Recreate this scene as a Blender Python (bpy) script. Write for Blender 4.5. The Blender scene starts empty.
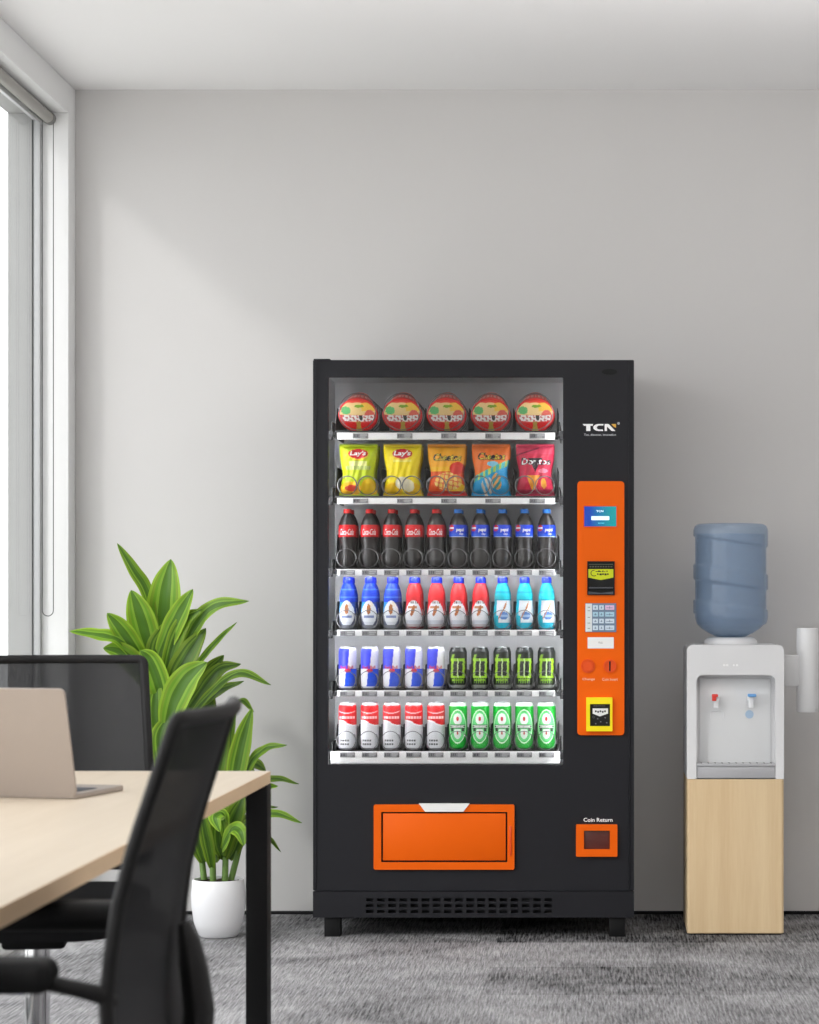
import bpy, bmesh, math, random
from mathutils import Vector, Matrix
random.seed(7)
PI = math.pi
C = bpy.context.scene.collection
F = 2300.0            # focal length in pixels
CX, CY, CH = 597.0, 598.0, 1.134
CAMD = 8.25           # camera to back wall (back wall is y = 0)

def X(px, D): return (px - CX) * D / F
def Z(py, D): return CH - (py - CY) * D / F
def Y(D): return D - CAMD

def lin(c):
    c = [v / 255.0 if max(c) > 1.001 else v for v in c]
    return tuple(((v + 0.055) / 1.055) ** 2.4 if v > 0.04045 else v / 12.92 for v in c) + (1.0,)

# ------------------------------------------------------------------ materials
MATS = {}
def nt(name):
    m = bpy.data.materials.new(name); m.use_nodes = True
    n = m.node_tree; b = n.nodes['Principled BSDF']
    return m, n, b

def mat(name, col, rough=0.5, metal=0.0, spec=0.5, noise=0.0, nscale=20, bump=0.0, bscale=200, emit=None, estr=0, coat=0):
    if name in MATS: return MATS[name]
    m, n, b = nt(name)
    c = lin(col)
    b.inputs['Base Color'].default_value = c
    b.inputs['Roughness'].default_value = rough
    b.inputs['Metallic'].default_value = metal
    b.inputs['Specular IOR Level'].default_value = spec
    b.inputs['Coat Weight'].default_value = coat
    tc = n.nodes.new('ShaderNodeTexCoord')
    if noise > 0:
        t = n.nodes.new('ShaderNodeTexNoise'); t.inputs['Scale'].default_value = nscale
        t.inputs['Detail'].default_value = 4
        n.links.new(tc.outputs['Object'], t.inputs['Vector'])
        mx = n.nodes.new('ShaderNodeMix'); mx.data_type = 'RGBA'
        mx.inputs[6].default_value = tuple(v * (1 - noise) for v in c[:3]) + (1,)
        mx.inputs[7].default_value = tuple(min(1, v * (1 + noise)) for v in c[:3]) + (1,)
        n.links.new(t.outputs['Fac'], mx.inputs[0]); n.links.new(mx.outputs[2], b.inputs['Base Color'])
    if bump > 0:
        t = n.nodes.new('ShaderNodeTexNoise'); t.inputs['Scale'].default_value = bscale
        n.links.new(tc.outputs['Object'], t.inputs['Vector'])
        bp = n.nodes.new('ShaderNodeBump'); bp.inputs['Strength'].default_value = bump
        bp.inputs['Distance'].default_value = 0.002
        n.links.new(t.outputs['Fac'], bp.inputs['Height']); n.links.new(bp.outputs['Normal'], b.inputs['Normal'])
    if emit:
        b.inputs['Emission Color'].default_value = lin(emit); b.inputs['Emission Strength'].default_value = estr
    MATS[name] = m
    return m

def paint_mat(name, rough=0.35, metal=0.0, spec=0.5, coat=0.0, bump=0):
    if name in MATS: return MATS[name]
    m, n, b = nt(name)
    a = n.nodes.new('ShaderNodeVertexColor'); a.layer_name = 'print'
    n.links.new(a.outputs['Color'], b.inputs['Base Color'])
    b.inputs['Roughness'].default_value = rough; b.inputs['Metallic'].default_value = metal
    b.inputs['Specular IOR Level'].default_value = spec; b.inputs['Coat Weight'].default_value = coat
    if bump:
        tc = n.nodes.new('ShaderNodeTexCoord')
        t = n.nodes.new('ShaderNodeTexNoise'); t.inputs['Scale'].default_value = 40; t.inputs['Detail'].default_value = 3
        n.links.new(tc.outputs['Object'], t.inputs['Vector'])
        bp = n.nodes.new('ShaderNodeBump'); bp.inputs['Strength'].default_value = bump; bp.inputs['Distance'].default_value = 0.01
        n.links.new(t.outputs['Fac'], bp.inputs['Height']); n.links.new(bp.outputs['Normal'], b.inputs['Normal'])
    MATS[name] = m
    return m

def glass_mat(name, tint=(1, 1, 1), refl=0.06, rough=0.02, edge=0.7):
    m = bpy.data.materials.new(name); m.use_nodes = True; n = m.node_tree
    n.nodes.clear()
    o = n.nodes.new('ShaderNodeOutputMaterial'); t = n.nodes.new('ShaderNodeBsdfTransparent')
    t.inputs[0].default_value = tuple(tint) + (1,)
    g = n.nodes.new('ShaderNodeBsdfGlossy'); g.inputs['Roughness'].default_value = rough
    mx = n.nodes.new('ShaderNodeMixShader')
    lw = n.nodes.new('ShaderNodeLayerWeight'); lw.inputs['Blend'].default_value = 0.25
    mr = n.nodes.new('ShaderNodeMapRange'); mr.inputs['To Min'].default_value = refl; mr.inputs['To Max'].default_value = edge
    n.links.new(lw.outputs['Facing'], mr.inputs['Value']); n.links.new(mr.outputs[0], mx.inputs[0])
    n.links.new(t.outputs[0], mx.inputs[1]); n.links.new(g.outputs[0], mx.inputs[2]); n.links.new(mx.outputs[0], o.inputs[0])
    return m

def semi_mat(name, col, tint, fac, rough=0.5, spec=0.5, weave=0):
    """part see-through, part body colour (mesh fabric, tinted plastic)"""
    m, n, b = nt(name)
    b.inputs['Base Color'].default_value = lin(col); b.inputs['Roughness'].default_value = rough
    b.inputs['Specular IOR Level'].default_value = spec
    o = [x for x in n.nodes if x.type == 'OUTPUT_MATERIAL'][0]
    t = n.nodes.new('ShaderNodeBsdfTransparent'); t.inputs[0].default_value = tuple(tint) + (1,)
    mx = n.nodes.new('ShaderNodeMixShader'); mx.inputs[0].default_value = fac
    n.links.new(b.outputs[0], mx.inputs[1]); n.links.new(t.outputs[0], mx.inputs[2]); n.links.new(mx.outputs[0], o.inputs[0])
    return m

def wood_mat(name, c1, c2, axis='Z', rough=0.45, scale=6.0):
    m, n, b = nt(name)
    tc = n.nodes.new('ShaderNodeTexCoord'); mp = n.nodes.new('ShaderNodeMapping')
    mp.inputs['Scale'].default_value = {'Z': (scale, scale, scale * 0.06), 'Y': (scale, scale * 0.06, scale), 'X': (scale * .06, scale, scale)}[axis]
    n.links.new(tc.outputs['Object'], mp.inputs[0])
    t = n.nodes.new('ShaderNodeTexNoise'); t.inputs['Scale'].default_value = 3; t.inputs['Detail'].default_value = 8
    t.inputs['Distortion'].default_value = 0.6; n.links.new(mp.outputs[0], t.inputs['Vector'])
    t2 = n.nodes.new('ShaderNodeTexNoise'); t2.inputs['Scale'].default_value = 30; t2.inputs['Detail'].default_value = 3
    n.links.new(mp.outputs[0], t2.inputs['Vector'])
    ad = n.nodes.new('ShaderNodeMath'); ad.operation = 'MULTIPLY_ADD'; ad.inputs[1].default_value = 0.35
    n.links.new(t2.outputs['Fac'], ad.inputs[0]); n.links.new(t.outputs['Fac'], ad.inputs[2])
    r = n.nodes.new('ShaderNodeValToRGB')
    r.color_ramp.elements[0].position = 0.45; r.color_ramp.elements[0].color = lin(c1)
    r.color_ramp.elements[1].position = 0.9; r.color_ramp.elements[1].color = lin(c2)
    n.links.new(ad.outputs[0], r.inputs[0]); n.links.new(r.outputs[0], b.inputs['Base Color'])
    b.inputs['Roughness'].default_value = rough
    return m

# ------------------------------------------------------------------ geometry collector
class G:
    def __init__(s): s.v = []; s.f = []; s.m = []; s.c = []
    def add(s, v, f, m=0, c=None):
        o = len(s.v); s.v += [tuple(p) for p in v]
        for i, q in enumerate(f):
            s.f.append(tuple(a + o for a in q)); s.m.append(m)
            s.c.append(c[i] if isinstance(c, list) else (c or (1, 1, 1, 1)))
        return s
    def box(s, x0, x1, y0, y1, z0, z1, b=0.0, seg=2, m=0, c=None):
        if x1 < x0: x0, x1 = x1, x0
        if y1 < y0: y0, y1 = y1, y0
        if z1 < z0: z0, z1 = z1, z0
        b = min(b, 0.49 * min(x1 - x0, y1 - y0, z1 - z0))
        if b <= 0:
            v = [(x, y, z) for z in (z0, z1) for y in (y0, y1) for x in (x0, x1)]
            f = [(0, 2, 3, 1), (4, 5, 7, 6), (0, 1, 5, 4), (2, 6, 7, 3), (0, 4, 6, 2), (1, 3, 7, 5)]
            return s.add(v, f, m, c)
        bm = bmesh.new(); bmesh.ops.create_cube(bm, size=1)
        for q in bm.verts:
            q.co = Vector(((x0 + x1) / 2 + q.co.x * (x1 - x0), (y0 + y1) / 2 + q.co.y * (y1 - y0), (z0 + z1) / 2 + q.co.z * (z1 - z0)))
        bmesh.ops.bevel(bm, geom=bm.edges[:] , offset=b, segments=seg, profile=0.5, affect='EDGES')
        bm.verts.index_update()
        s.add([q.co[:] for q in bm.verts], [[q.index for q in p.verts] for p in bm.faces], m, c); bm.free()
        return s
    def prism(s, pts, y0, y1, m=0, c=None, axis='y'):
        """pts: (x,z) loop counter-clockwise seen from the front (-y)"""
        n = len(pts)
        def P(a, b, t):
            return (a, t, b) if axis == 'y' else ((t, a, b) if axis == 'x' else (a, b, t))
        v = [P(a, b, y0) for a, b in pts] + [P(a, b, y1) for a, b in pts]
        f = [tuple(range(n)), tuple(range(2 * n - 1, n - 1, -1))]
        f += [(i, i + n, (i + 1) % n + n, (i + 1) % n) for i in range(n)]
        return s.add(v, f, m, c)
    def frame(s, o, i, y0, y1, m=0):
        """o, i: rounded loops with the same vertex count"""
        n = len(o)
        v = [(a, y0, b) for a, b in o] + [(a, y0, b) for a, b in i] + [(a, y1, b) for a, b in o] + [(a, y1, b) for a, b in i]
        f = []
        for k in range(n):
            j = (k + 1) % n
            f += [(k, j, n + j, n + k), (2 * n + k, 3 * n + k, 3 * n + j, 2 * n + j), (k, 2 * n + k, 2 * n + j, j), (n + k, n + j, 3 * n + j, 3 * n + k)]
        return s.add(v, f, m)
    def lathe(s, prof, n=40, cx=0, cy=0, cz=0, paint=None, m=0, sub=0, rfun=None, cap=True):
        """prof: (r, z) bottom to top; paint(angle from front, v) -> colour"""
        if sub:
            z0, z1 = prof[0][1], prof[-1][1]; L = [0]
            for a, b in zip(prof, prof[1:]): L.append(L[-1] + math.hypot(b[0] - a[0], b[1] - a[1]))
            out = []
            for k in range(sub + 1):
                t = L[-1] * k / sub
                for i in range(len(L) - 1):
                    if t <= L[i + 1] + 1e-9:
                        w = (t - L[i]) / max(1e-9, L[i + 1] - L[i]); a, b = prof[i], prof[i + 1]
                        out.append((a[0] + (b[0] - a[0]) * w, a[1] + (b[1] - a[1]) * w)); break
            prof = out
        zmin, zmax = min(p[1] for p in prof), max(p[1] for p in prof)
        v = []; f = []; c = []
        for r, z in prof:
            for k in range(n):
                a = 2 * PI * k / n
                rr = rfun(r, a, z) if rfun else r
                v.append((cx + rr * math.sin(a), cy - rr * math.cos(a), cz + z))
        for j in range(len(prof) - 1):
            for k in range(n):
                k2 = (k + 1) % n
                f.append((j * n + k, j * n + k2, (j + 1) * n + k2, (j + 1) * n + k))
                if paint:
                    a = 2 * PI * (k + .5) / n
                    if a > PI: a -= 2 * PI
                    zz = (prof[j][1] + prof[j + 1][1]) / 2
                    c.append(lin(paint(a, (zz - zmin) / (zmax - zmin))))
                else: c.append((1, 1, 1, 1))
        if cap:
            f.append(tuple(range(n - 1, -1, -1))); c.append(c[0])
            f.append(tuple((len(prof) - 1) * n + k for k in range(n))); c.append(c[-2])
        return s.add(v, f, m, c)
    def tube(s, pts, r, n=10, closed=False, m=0, flat=None):
        pts = [Vector(p) for p in pts]; N = len(pts); v = []; f = []
        up = Vector((0, 0, 1)); prev = None
        for i, p in enumerate(pts):
            if closed: t = (pts[(i + 1) % N] - pts[i - 1]).normalized()
            else: t = (pts[min(i + 1, N - 1)] - pts[max(i - 1, 0)]).normalized()
            if prev is None:
                a = up if abs(t.dot(up)) < 0.9 else Vector((1, 0, 0))
                nrm = (a - t * a.dot(t)).normalized()
            else: nrm = (prev - t * prev.dot(t)).normalized()
            prev = nrm; bn = t.cross(nrm)
            rr = r[i] if isinstance(r, (list, tuple)) else r
            for k in range(n):
                an = 2 * PI * k / n
                w = flat or 1.0
                v.append(p + nrm * (rr * math.cos(an)) + bn * (rr * w * math.sin(an)))
        M = N if closed else N - 1
        for i in range(M):
            for k in range(n):
                a, b = i * n + k, i * n + (k + 1) % n
                c_, d = ((i + 1) % N) * n + (k + 1) % n, ((i + 1) % N) * n + k
                f.append((a, b, c_, d))
        if not closed:
            f.append(tuple(range(n - 1, -1, -1))); f.append(tuple((N - 1) * n + k for k in range(n)))
        return s.add(v, f, m)
    def cyl(s, p0, p1, r, n=24, m=0): return s.tube([p0, p1], r, n, m=m)
    def text(s, body, w, h, fn, m=0, c=None, shear=0, bold=0.0, both=False):
        """text fitted to w x h, centred; fn(u, t) -> 3D point"""
        v, f = text_geo(body, shear, bold)
        xs = [p[0] for p in v]; ys = [p[1] for p in v]
        cx, cy = (min(xs) + max(xs)) / 2, (min(ys) + max(ys)) / 2
        sx, sy = w / (max(xs) - min(xs)), h / (max(ys) - min(ys))
        return s.add([fn((p[0] - cx) * sx, (p[1] - cy) * sy) for p in v], f, m, c)

TCACHE = {}
def text_geo(body, shear=0, bold=0.0):
    k = (body, shear, bold)
    if k not in TCACHE:
        cu = bpy.data.curves.new('lettering', 'FONT'); cu.body = body; cu.size = 1; cu.shear = shear; cu.offset = bold; cu.resolution_u = 2
        ob = bpy.data.objects.new('lettering', cu); C.objects.link(ob)
        dg = bpy.context.evaluated_depsgraph_get(); me = bpy.data.meshes.new_from_object(ob.evaluated_get(dg))
        TCACHE[k] = ([tuple(q.co[:2]) for q in me.vertices], [tuple(p.vertices) for p in me.polygons])
        bpy.data.objects.remove(ob); bpy.data.curves.remove(cu); bpy.data.meshes.remove(me)
    return TCACHE[k]

def rloop(x0, x1, z0, z1, r, k=5):
    """rounded rectangle loop, counter-clockwise; r = radius or (bl, br, tr, tl)"""
    if not isinstance(r, (tuple, list)): r = (r,) * 4
    out = []
    for (cx, cz, rr, a0) in ((x0 + r[0], z0 + r[0], r[0], PI), (x1 - r[1], z0 + r[1], r[1], 1.5 * PI), (x1 - r[2], z1 - r[2], r[2], 0), (x0 + r[3], z1 - r[3], r[3], .5 * PI)):
        for i in range(k + 1):
            a = a0 + .5 * PI * i / k; out.append((cx + rr * math.cos(a), cz + rr * math.sin(a)))
    return out

ROOTLOC = {}
def base_of(o):
    while o is not None:
        if o.name in ROOTLOC: return ROOTLOC[o.name]
        o = o.parent
    return Vector((0, 0, 0))

def obj(name, g, mats, parent=None, origin=None, sharp=38, label=None):
    if not isinstance(mats, (list, tuple)): mats = [mats]
    me = bpy.data.meshes.new(name)
    off = base_of(parent) if parent is not None else Vector(origin or (0, 0, 0))
    me.from_pydata([tuple(Vector(p) - off) for p in g.v], [], g.f)
    for m in mats: me.materials.append(m)
    me.polygons.foreach_set('material_index', g.m)
    me.polygons.foreach_set('use_smooth', [True] * len(g.f))
    if any(c != (1, 1, 1, 1) for c in g.c):
        ca = me.color_attributes.new('print', 'FLOAT_COLOR', 'CORNER')
        fl = []
        for p in me.polygons: fl += list(g.c[p.index]) * p.loop_total
        ca.data.foreach_set('color', fl)
    me.update()
    bm = bmesh.new(); bm.from_mesh(me); bmesh.ops.recalc_face_normals(bm, faces=bm.faces[:]); bm.to_mesh(me); bm.free()
    me.set_sharp_from_angle(angle=math.radians(sharp))
    o = bpy.data.objects.new(name, me); C.objects.link(o)
    if parent is not None: o.parent = parent
    else: o.location = off; ROOTLOC[o.name] = off
    if label: o['label'] = label
    return o

def tag(o, label=None, cat=None, group=None, kind=None):
    if label: o['label'] = label
    if cat: o['category'] = cat
    if group: o['group'] = group
    if kind: o['kind'] = kind
    return o

def thing(name, loc, label, cat, group=None, rz=0):
    o = bpy.data.objects.new(name, None); C.objects.link(o); o.empty_display_size = 0.1
    o.location = loc; o.rotation_euler = (0, 0, rz); ROOTLOC[o.name] = Vector(loc)
    return tag(o, label, cat, group)

def struct(name, g, m, parent=None, **k):
    o = obj(name, g, m, parent, **k)
    if parent is None: o['kind'] = 'structure'
    return o

def dup(root, loc, label, rot=None):
    r = root.copy(); C.objects.link(r); r.location = loc; r['label'] = label
    if rot is not None: r.rotation_euler = rot
    for ch in root.children:
        c = ch.copy(); C.objects.link(c); c.parent = r
        for gch in ch.children:
            d = gch.copy(); C.objects.link(d); d.parent = c
    return r

# ------------------------------------------------------------------ palette
def wall_paint(name, col, noise=.02):
    m = mat(name, col, rough=0.9, spec=0.2, noise=noise, nscale=2.5, bump=0.03, bscale=300); return m
M_wall = wall_paint('grey wall paint', (210, 208, 207))
M_white = wall_paint('white plaster', (238, 238, 238), 0.01)
M_side = wall_paint('off white wall paint', (226, 224, 220), 0.01)
M_clad = mat('shaded grey outside cladding', (156, 156, 155), rough=0.7)  # flat grey also carries the shade on the outer jamb and head
M_frame = mat('white window frame', (186, 187, 188), rough=0.4)
M_gap_shade = mat('dark gasket', (45, 45, 45), rough=0.6)  # near-black for the frame gap, painted head shade and tray slots
M_glass = glass_mat('window glass', (0.97, 0.975, 0.975), 0.02, edge=0.10)
M_black = mat('black powder coat', (33, 33, 37), rough=0.5, spec=0.22, bump=0.04, bscale=900)
M_black2 = mat('matt black plastic', (20, 20, 21), rough=0.6, spec=0.2, bump=0.05, bscale=500)
M_deep = mat('deep black', (8, 8, 8), rough=0.8)
M_orange = mat('orange paint', (236, 97, 0), rough=0.45, spec=0.2)
M_orange2 = mat('darker orange plastic', (228, 78, 8), rough=0.4)
M_whitep = mat('white plastic', (238, 238, 236), rough=0.3)
M_print = paint_mat('printed film', rough=0.38, spec=0.4)
M_can = paint_mat('printed can', rough=0.3, spec=0.5)
M_ink_w = mat('white ink', (250, 250, 250), rough=0.4)
M_ink_k = mat('black ink', (20, 20, 22), rough=0.4)
M_ink_r = mat('red ink', (215, 20, 45), rough=0.4)
M_ink_g = mat('lime ink', (160, 215, 35), rough=0.4)
M_ink_y = mat('gold ink', (225, 175, 70), rough=0.4)
M_alu = mat('brushed aluminium', (190, 192, 195), rough=0.3, metal=0.9)
M_chrome = mat('chrome', (225, 225, 228), rough=0.1, metal=1.0)
M_wire = mat('dark steel wire', (120, 120, 122), rough=0.35, metal=0.6)
M_liner = mat('grey steel liner', (232, 233, 235), rough=0.35, metal=0.15, spec=0.6)
M_tray = mat('black tray plastic', (34, 34, 36), rough=0.5)

# ------------------------------------------------------------------ room
XL, XR, YB, H = -1.87, 3.1, -9.6, 2.957
g = G().box(XL - .2, XR + .1, YB - .1, 0.12, -0.12, 0)
m, n, b = nt('grey carpet tiles')
tc = n.nodes.new('ShaderNodeTexCoord')
def noise(scale, vec, detail=4, sc=(1, 1, 1), rot=0, dist=0):
    mp = n.nodes.new('ShaderNodeMapping'); mp.inputs['Scale'].default_value = sc; mp.inputs['Rotation'].default_value = (0, 0, rot)
    n.links.new(vec, mp.inputs[0])
    t = n.nodes.new('ShaderNodeTexNoise'); t.inputs['Scale'].default_value = scale; t.inputs['Detail'].default_value = detail
    t.inputs['Distortion'].default_value = dist
    n.links.new(mp.outputs[0], t.inputs['Vector']); return t.outputs['Fac']
def math_(op, a, b_=None, c_=None):
    q = n.nodes.new('ShaderNodeMath'); q.operation = op
    for i, s_ in enumerate((a, b_, c_)):
        if s_ is None: continue
        if isinstance(s_, (int, float)): q.inputs[i].default_value = s_
        else: n.links.new(s_, q.inputs[i])
    return q.outputs[0]
ov = tc.outputs['Object']
br = n.nodes.new('ShaderNodeTexBrick'); br.inputs['Scale'].default_value = 1.0
br.inputs['Brick Width'].default_value = 1.0; br.inputs['Row Height'].default_value = 0.5; br.inputs['Mortar Size'].default_value = 0.0
br.inputs['Color1'].default_value = (0, 0, 0, 1); br.inputs['Color2'].default_value = (1, 1, 1, 1)
mpb = n.nodes.new('ShaderNodeMapping'); mpb.inputs['Location'].default_value = (0.33, 0.18, 0)
n.links.new(ov, mpb.inputs[0]); n.links.new(mpb.outputs[0], br.inputs['Vector'])
big = noise(2.0, ov, 4, (1, 1.3, 1), 0.3, 0.8)
fine = noise(60, ov, 6, (2.6, 0.14, 1), 0.12)
fine2 = noise(190, ov, 2, (1, 0.12, 1), -0.15)
s1 = math_('MULTIPLY_ADD', big, 1.15, math_('MULTIPLY', br.outputs['Color'], 0.42))
s2 = math_('MULTIPLY_ADD', fine, 1.35, s1)
s3 = math_('MULTIPLY_ADD', fine2, 0.5, s2)
rp = n.nodes.new('ShaderNodeValToRGB')
rp.color_ramp.elements[0].position = 0.0; rp.color_ramp.elements[0].color = lin((28, 28, 30))
rp.color_ramp.elements[1].position = 1.0; rp.color_ramp.elements[1].color = lin((196, 195, 197))
mrr = n.nodes.new('ShaderNodeMapRange'); mrr.inputs['From Min'].default_value = 1.26; mrr.inputs['From Max'].default_value = 2.42
n.links.new(s3, mrr.inputs['Value']); n.links.new(mrr.outputs[0], rp.inputs[0]); n.links.new(rp.outputs[0], b.inputs['Base Color'])
b.inputs['Roughness'].default_value = 0.95; b.inputs['Specular IOR Level'].default_value = 0.1
bp = n.nodes.new('ShaderNodeBump'); bp.inputs['Strength'].default_value = 0.7; bp.inputs['Distance'].default_value = 0.006
n.links.new(math_('ADD', fine, fine2), bp.inputs['Height']); n.links.new(bp.outputs[0], b.inputs['Normal'])
struct('floor', g, m)
struct('ceiling', G().box(XL - .215, XR + .1, YB - .1, 0.12, H, H + .12), mat('ceiling paint', (245, 244, 244), rough=0.95, spec=.1, bump=.02, bscale=200))
struct('wall_back', G().box(XL - .13, XR + .1, 0, 0.12, 0, H), M_wall)
struct('wall_right', G().box(XR, XR + .1, YB - .1, 0, 0, H), M_side)
struct('wall_rear', G().box(XL - .1, XR + .1, YB - .1, YB, 0, H), M_side)
g = G()
WZ, WY1, WY0, WXo = 2.85, -0.11, -9.1, -1.995
g.box(WXo, XL, WY1, 0, 0, H, .004)
g.box(WXo, XL, YB, WY0, 0, H, .004)
g.box(WXo, XL, WY0, WY1, WZ, H, .004)
g.box(WXo, XL, WY0, WY1, 0, 0.06, .004)
struct('wall_left', g, M_white)
g = G()
g.box(-2.085, WXo, WY1, 0.12, -.1, H); g.box(-2.085, WXo, YB, WY0, -.1, H); g.box(-2.085, WXo, WY0, WY1, WZ, H); g.box(-2.085, WXo, WY0, WY1, -.1, .05)
struct('trim_1', g, M_clad)
g = G()
fx0, fx1 = -1.99, -1.965
ys = [WY1, -1.6, -3.1, -4.6, -6.1, -7.6, WY0]
g.box(fx0, fx1, WY0, WY1, WZ - .03, WZ, .002); g.box(fx0, fx1, WY0, WY1, 0.06, 0.12, .002)
for y in ys: g.box(fx0, fx1, max(WY0, y - .025), min(WY1, y + .025), .12, WZ - .03, .002)
wf = struct('window_1', g, M_frame)
gg = G()
for a, b_ in zip(ys[1:], ys): gg.box(-1.981, -1.977, a + .024, b_ - .024, .115, WZ - .025)
obj('pane', gg, M_glass, wf)
g = G(); g.box(-1.993, -1.9895, WY1 - .03, WY1, .06, WZ, 0); g.box(-1.964, -1.955, WY0, WY1, WZ - .02, WZ, 0)  # long strip paints shade under the window head; upright is the frame gap
obj('gap_shade', g, M_gap_shade, wf)
struct('floor_shadow_strip', G().box(XL, XR, -.008, 0, 0, .012, .002), M_black2)  # thin black strip standing in for the shadow line at the wall foot
struct('ground', G().box(-30, -2.09, -30, 14, -.2, -.1), mat('pale terrace paving', (215, 214, 210), rough=.9, noise=.05, nscale=3))

# roller blind with its pull cord
t = thing('roller_blind', (-1.94, -.4, 2.82), 'rolled up grey roller blind with a hanging cord loop inside the window head', 'blind')
g = G().cyl((-1.932, -7.2, 2.826), (-1.932, -.16, 2.826), .020, 24)
obj('roll', g, mat('grey blind fabric', (165, 163, 158), rough=.7), t)
obj('end_cap', G().cyl((-1.932, -.16, 2.826), (-1.932, -.128, 2.826), .0225, 24), mat('grey plastic', (120, 119, 116), rough=.5), t)
obj('bottom_rail', G().box(-1.953, -1.949, -7.2, -.17, 2.797, 2.812, .0015), M_frame, t)
cp = [(-1.955, -.144, 2.82), (-1.955, -.144, 1.09)]
for i in range(1, 12):
    a = PI + PI * i / 12; cp.append((-1.9355 + .0195 * math.cos(a), -.144, 1.09 + .0195 * math.sin(a)))
cp += [(-1.916, -.144, 1.09), (-1.916, -.144, 2.82)]
obj('pull_cord', G().tube(cp, .0016, 6), mat('grey cord', (90, 90, 90), rough=.6), t)

# ------------------------------------------------------------------ vending machine
D0 = 7.69; YF = Y(D0)
fx = lambda p: X(p, D0); fz = lambda p: Z(p, D0)
VM = thing('vending_machine', ((fx(313) + fx(634)) / 2, YF + .26, 0), 'tall black vending machine with orange control panel and six lit shelves of drinks and snacks', 'vending machine')
XA, XB = fx(313), fx(634)
ZT, ZM, ZK = fz(360), fz(891), fz(917.5)
yb = -0.04
# body: shell sides, back, top, bottom
IX0, IX1, IZ0, IZ1, IY0, IY1 = fx(319.5), fx(570), fz(772), fz(370), YF + .012, -.12
g = G()
g.box(XA + .003, IX0, YF + .02, yb, ZK, ZT, .004); g.box(IX1, XB - .003, YF + .02, yb, ZK, ZT, .004)
g.box(IX0, IX1, YF + .02, yb, IZ1, ZT, 0); g.box(IX0, IX1, YF + .02, yb, ZK, IZ0, 0); g.box(IX0, IX1, IY1, yb, IZ0, IZ1, 0)
obj('cabinet', g, M_black, VM)
g = G()
e = .0015
g.box(IX0, IX0 + e, IY0 + .02, IY1, IZ0, IZ1); g.box(IX1 - e, IX1, IY0 + .02, IY1, IZ0, IZ1)
g.box(IX0, IX1, IY1 - e, IY1, IZ0, IZ1); g.box(IX0, IX1, IY0 + .02, IY1, IZ1 - e, IZ1); g.box(IX0, IX1, IY0 + .02, IY1, IZ0, IZ0 + e)
obj('liner', g, M_liner, VM)
# door front
g = G()
def split_frame(g, x0, x1, z0, z1, X0, X1, Z0, Z1, y0, y1, r=.003):
    g.frame(rloop(x0, x1, z0, z1, r), rloop(X0, X1, Z0, Z1, r), y0, y1)
split_frame(g, XA, XB, ZM + .0015, ZT, fx(328), fx(563), fz(765), fz(377), YF, YF + .022, .004)
door = obj('door', g, M_black, VM)
for a_, b_ in ((628.5, 630), (315.5, 316.8)): obj('edge_strip', G().box(fx(a_), fx(b_), YF - .003, YF + .002, ZM + .004, ZT - .004, .0008), M_black, door)
obj('glass_pane', G().box(fx(327), fx(564), YF + .008, YF + .012, fz(766), fz(376)), glass_mat('display glass', (.98, .98, .98), .025), VM)
obj('top_hinge', G().box(fx(313.5), fx(330), YF - .001, YF + .05, ZT - .001, ZT + .004, .0015), M_black, VM)
# kick plate with slots
g = G()
xs = [XA, ]; cols = 17; pit = (fx(555.3) - fx(366)) / cols
hx = [(fx(366) + i * pit, fx(366) + i * pit + pit * .68) for i in range(cols)]
hz = [(fz(903), fz(899.4)), (fz(909), fz(905.4)), (fz(915), fz(911.4))]
hz = [(a - 0, b_) for a, b_ in [(fz(901.4), fz(898.0)), (fz(907.2), fz(903.8)), (fz(913.0), fz(909.6))]]
xs = [XA] + [v for p in hx for v in p] + [XB]
zs = sorted([ZK] + [v for p in hz for v in p] + [ZM - .0015])
holes = set()
for i in range(len(xs) - 1):
    for j in range(len(zs) - 1):
        cxm, czm = (xs[i] + xs[i + 1]) / 2, (zs[j] + zs[j + 1]) / 2
        if any(a < cxm < b_ for a, b_ in hx) and any(a < czm < b_ for a, b_ in hz): holes.add((i, j))
y0, y1 = YF - .002, YF + .018
for i in range(len(xs) - 1):
    for j in range(len(zs) - 1):
        x0, x1, z0, z1 = xs[i], xs[i + 1], zs[j], zs[j + 1]
        if (i, j) in holes:
            g.add([(x0, y0, z0), (x1, y0, z0), (x1, y0, z1), (x0, y0, z1), (x0, y1, z0), (x1, y1, z0), (x1, y1, z1), (x0, y1, z1)],
                  [(0, 1, 5, 4), (1, 2, 6, 5), (2, 3, 7, 6), (3, 0, 4, 7)])
        else: g.add([(x0, y0, z0), (x1, y0, z0), (x1, y0, z1), (x0, y0, z1)], [(0, 1, 2, 3)])
g.add([(XA, y0, ZK), (XB, y0, ZK), (XB, y1, ZK), (XA, y1, ZK)], [(0, 1, 2, 3)])
g.add([(XA, y0, zs[-1]), (XB, y0, zs[-1]), (XB, y1, zs[-1]), (XA, y1, zs[-1])], [(0, 1, 2, 3)])
g.add([(XA, y0, ZK), (XA, y1, ZK), (XA, y1, zs[-1]), (XA, y0, zs[-1])], [(0, 1, 2, 3)])
g.add([(XB, y0, ZK), (XB, y1, ZK), (XB, y1, zs[-1]), (XB, y0, zs[-1])], [(0, 1, 2, 3)])
g.box(fx(362), fx(559), y1 - .001, y1 + .001, ZK + .002, zs[-1] - .001, 0, m=1)
obj('vent_grille', g, [M_black, M_deep], VM)
for lx in (fx(332), fx(617)):
    for ly in (YF + .035, -.085):
        g = G().box(lx - .027, lx + .027, ly - .027, ly + .027, .0, ZK, .002)
        obj('leg', g, M_black2, VM)

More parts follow.
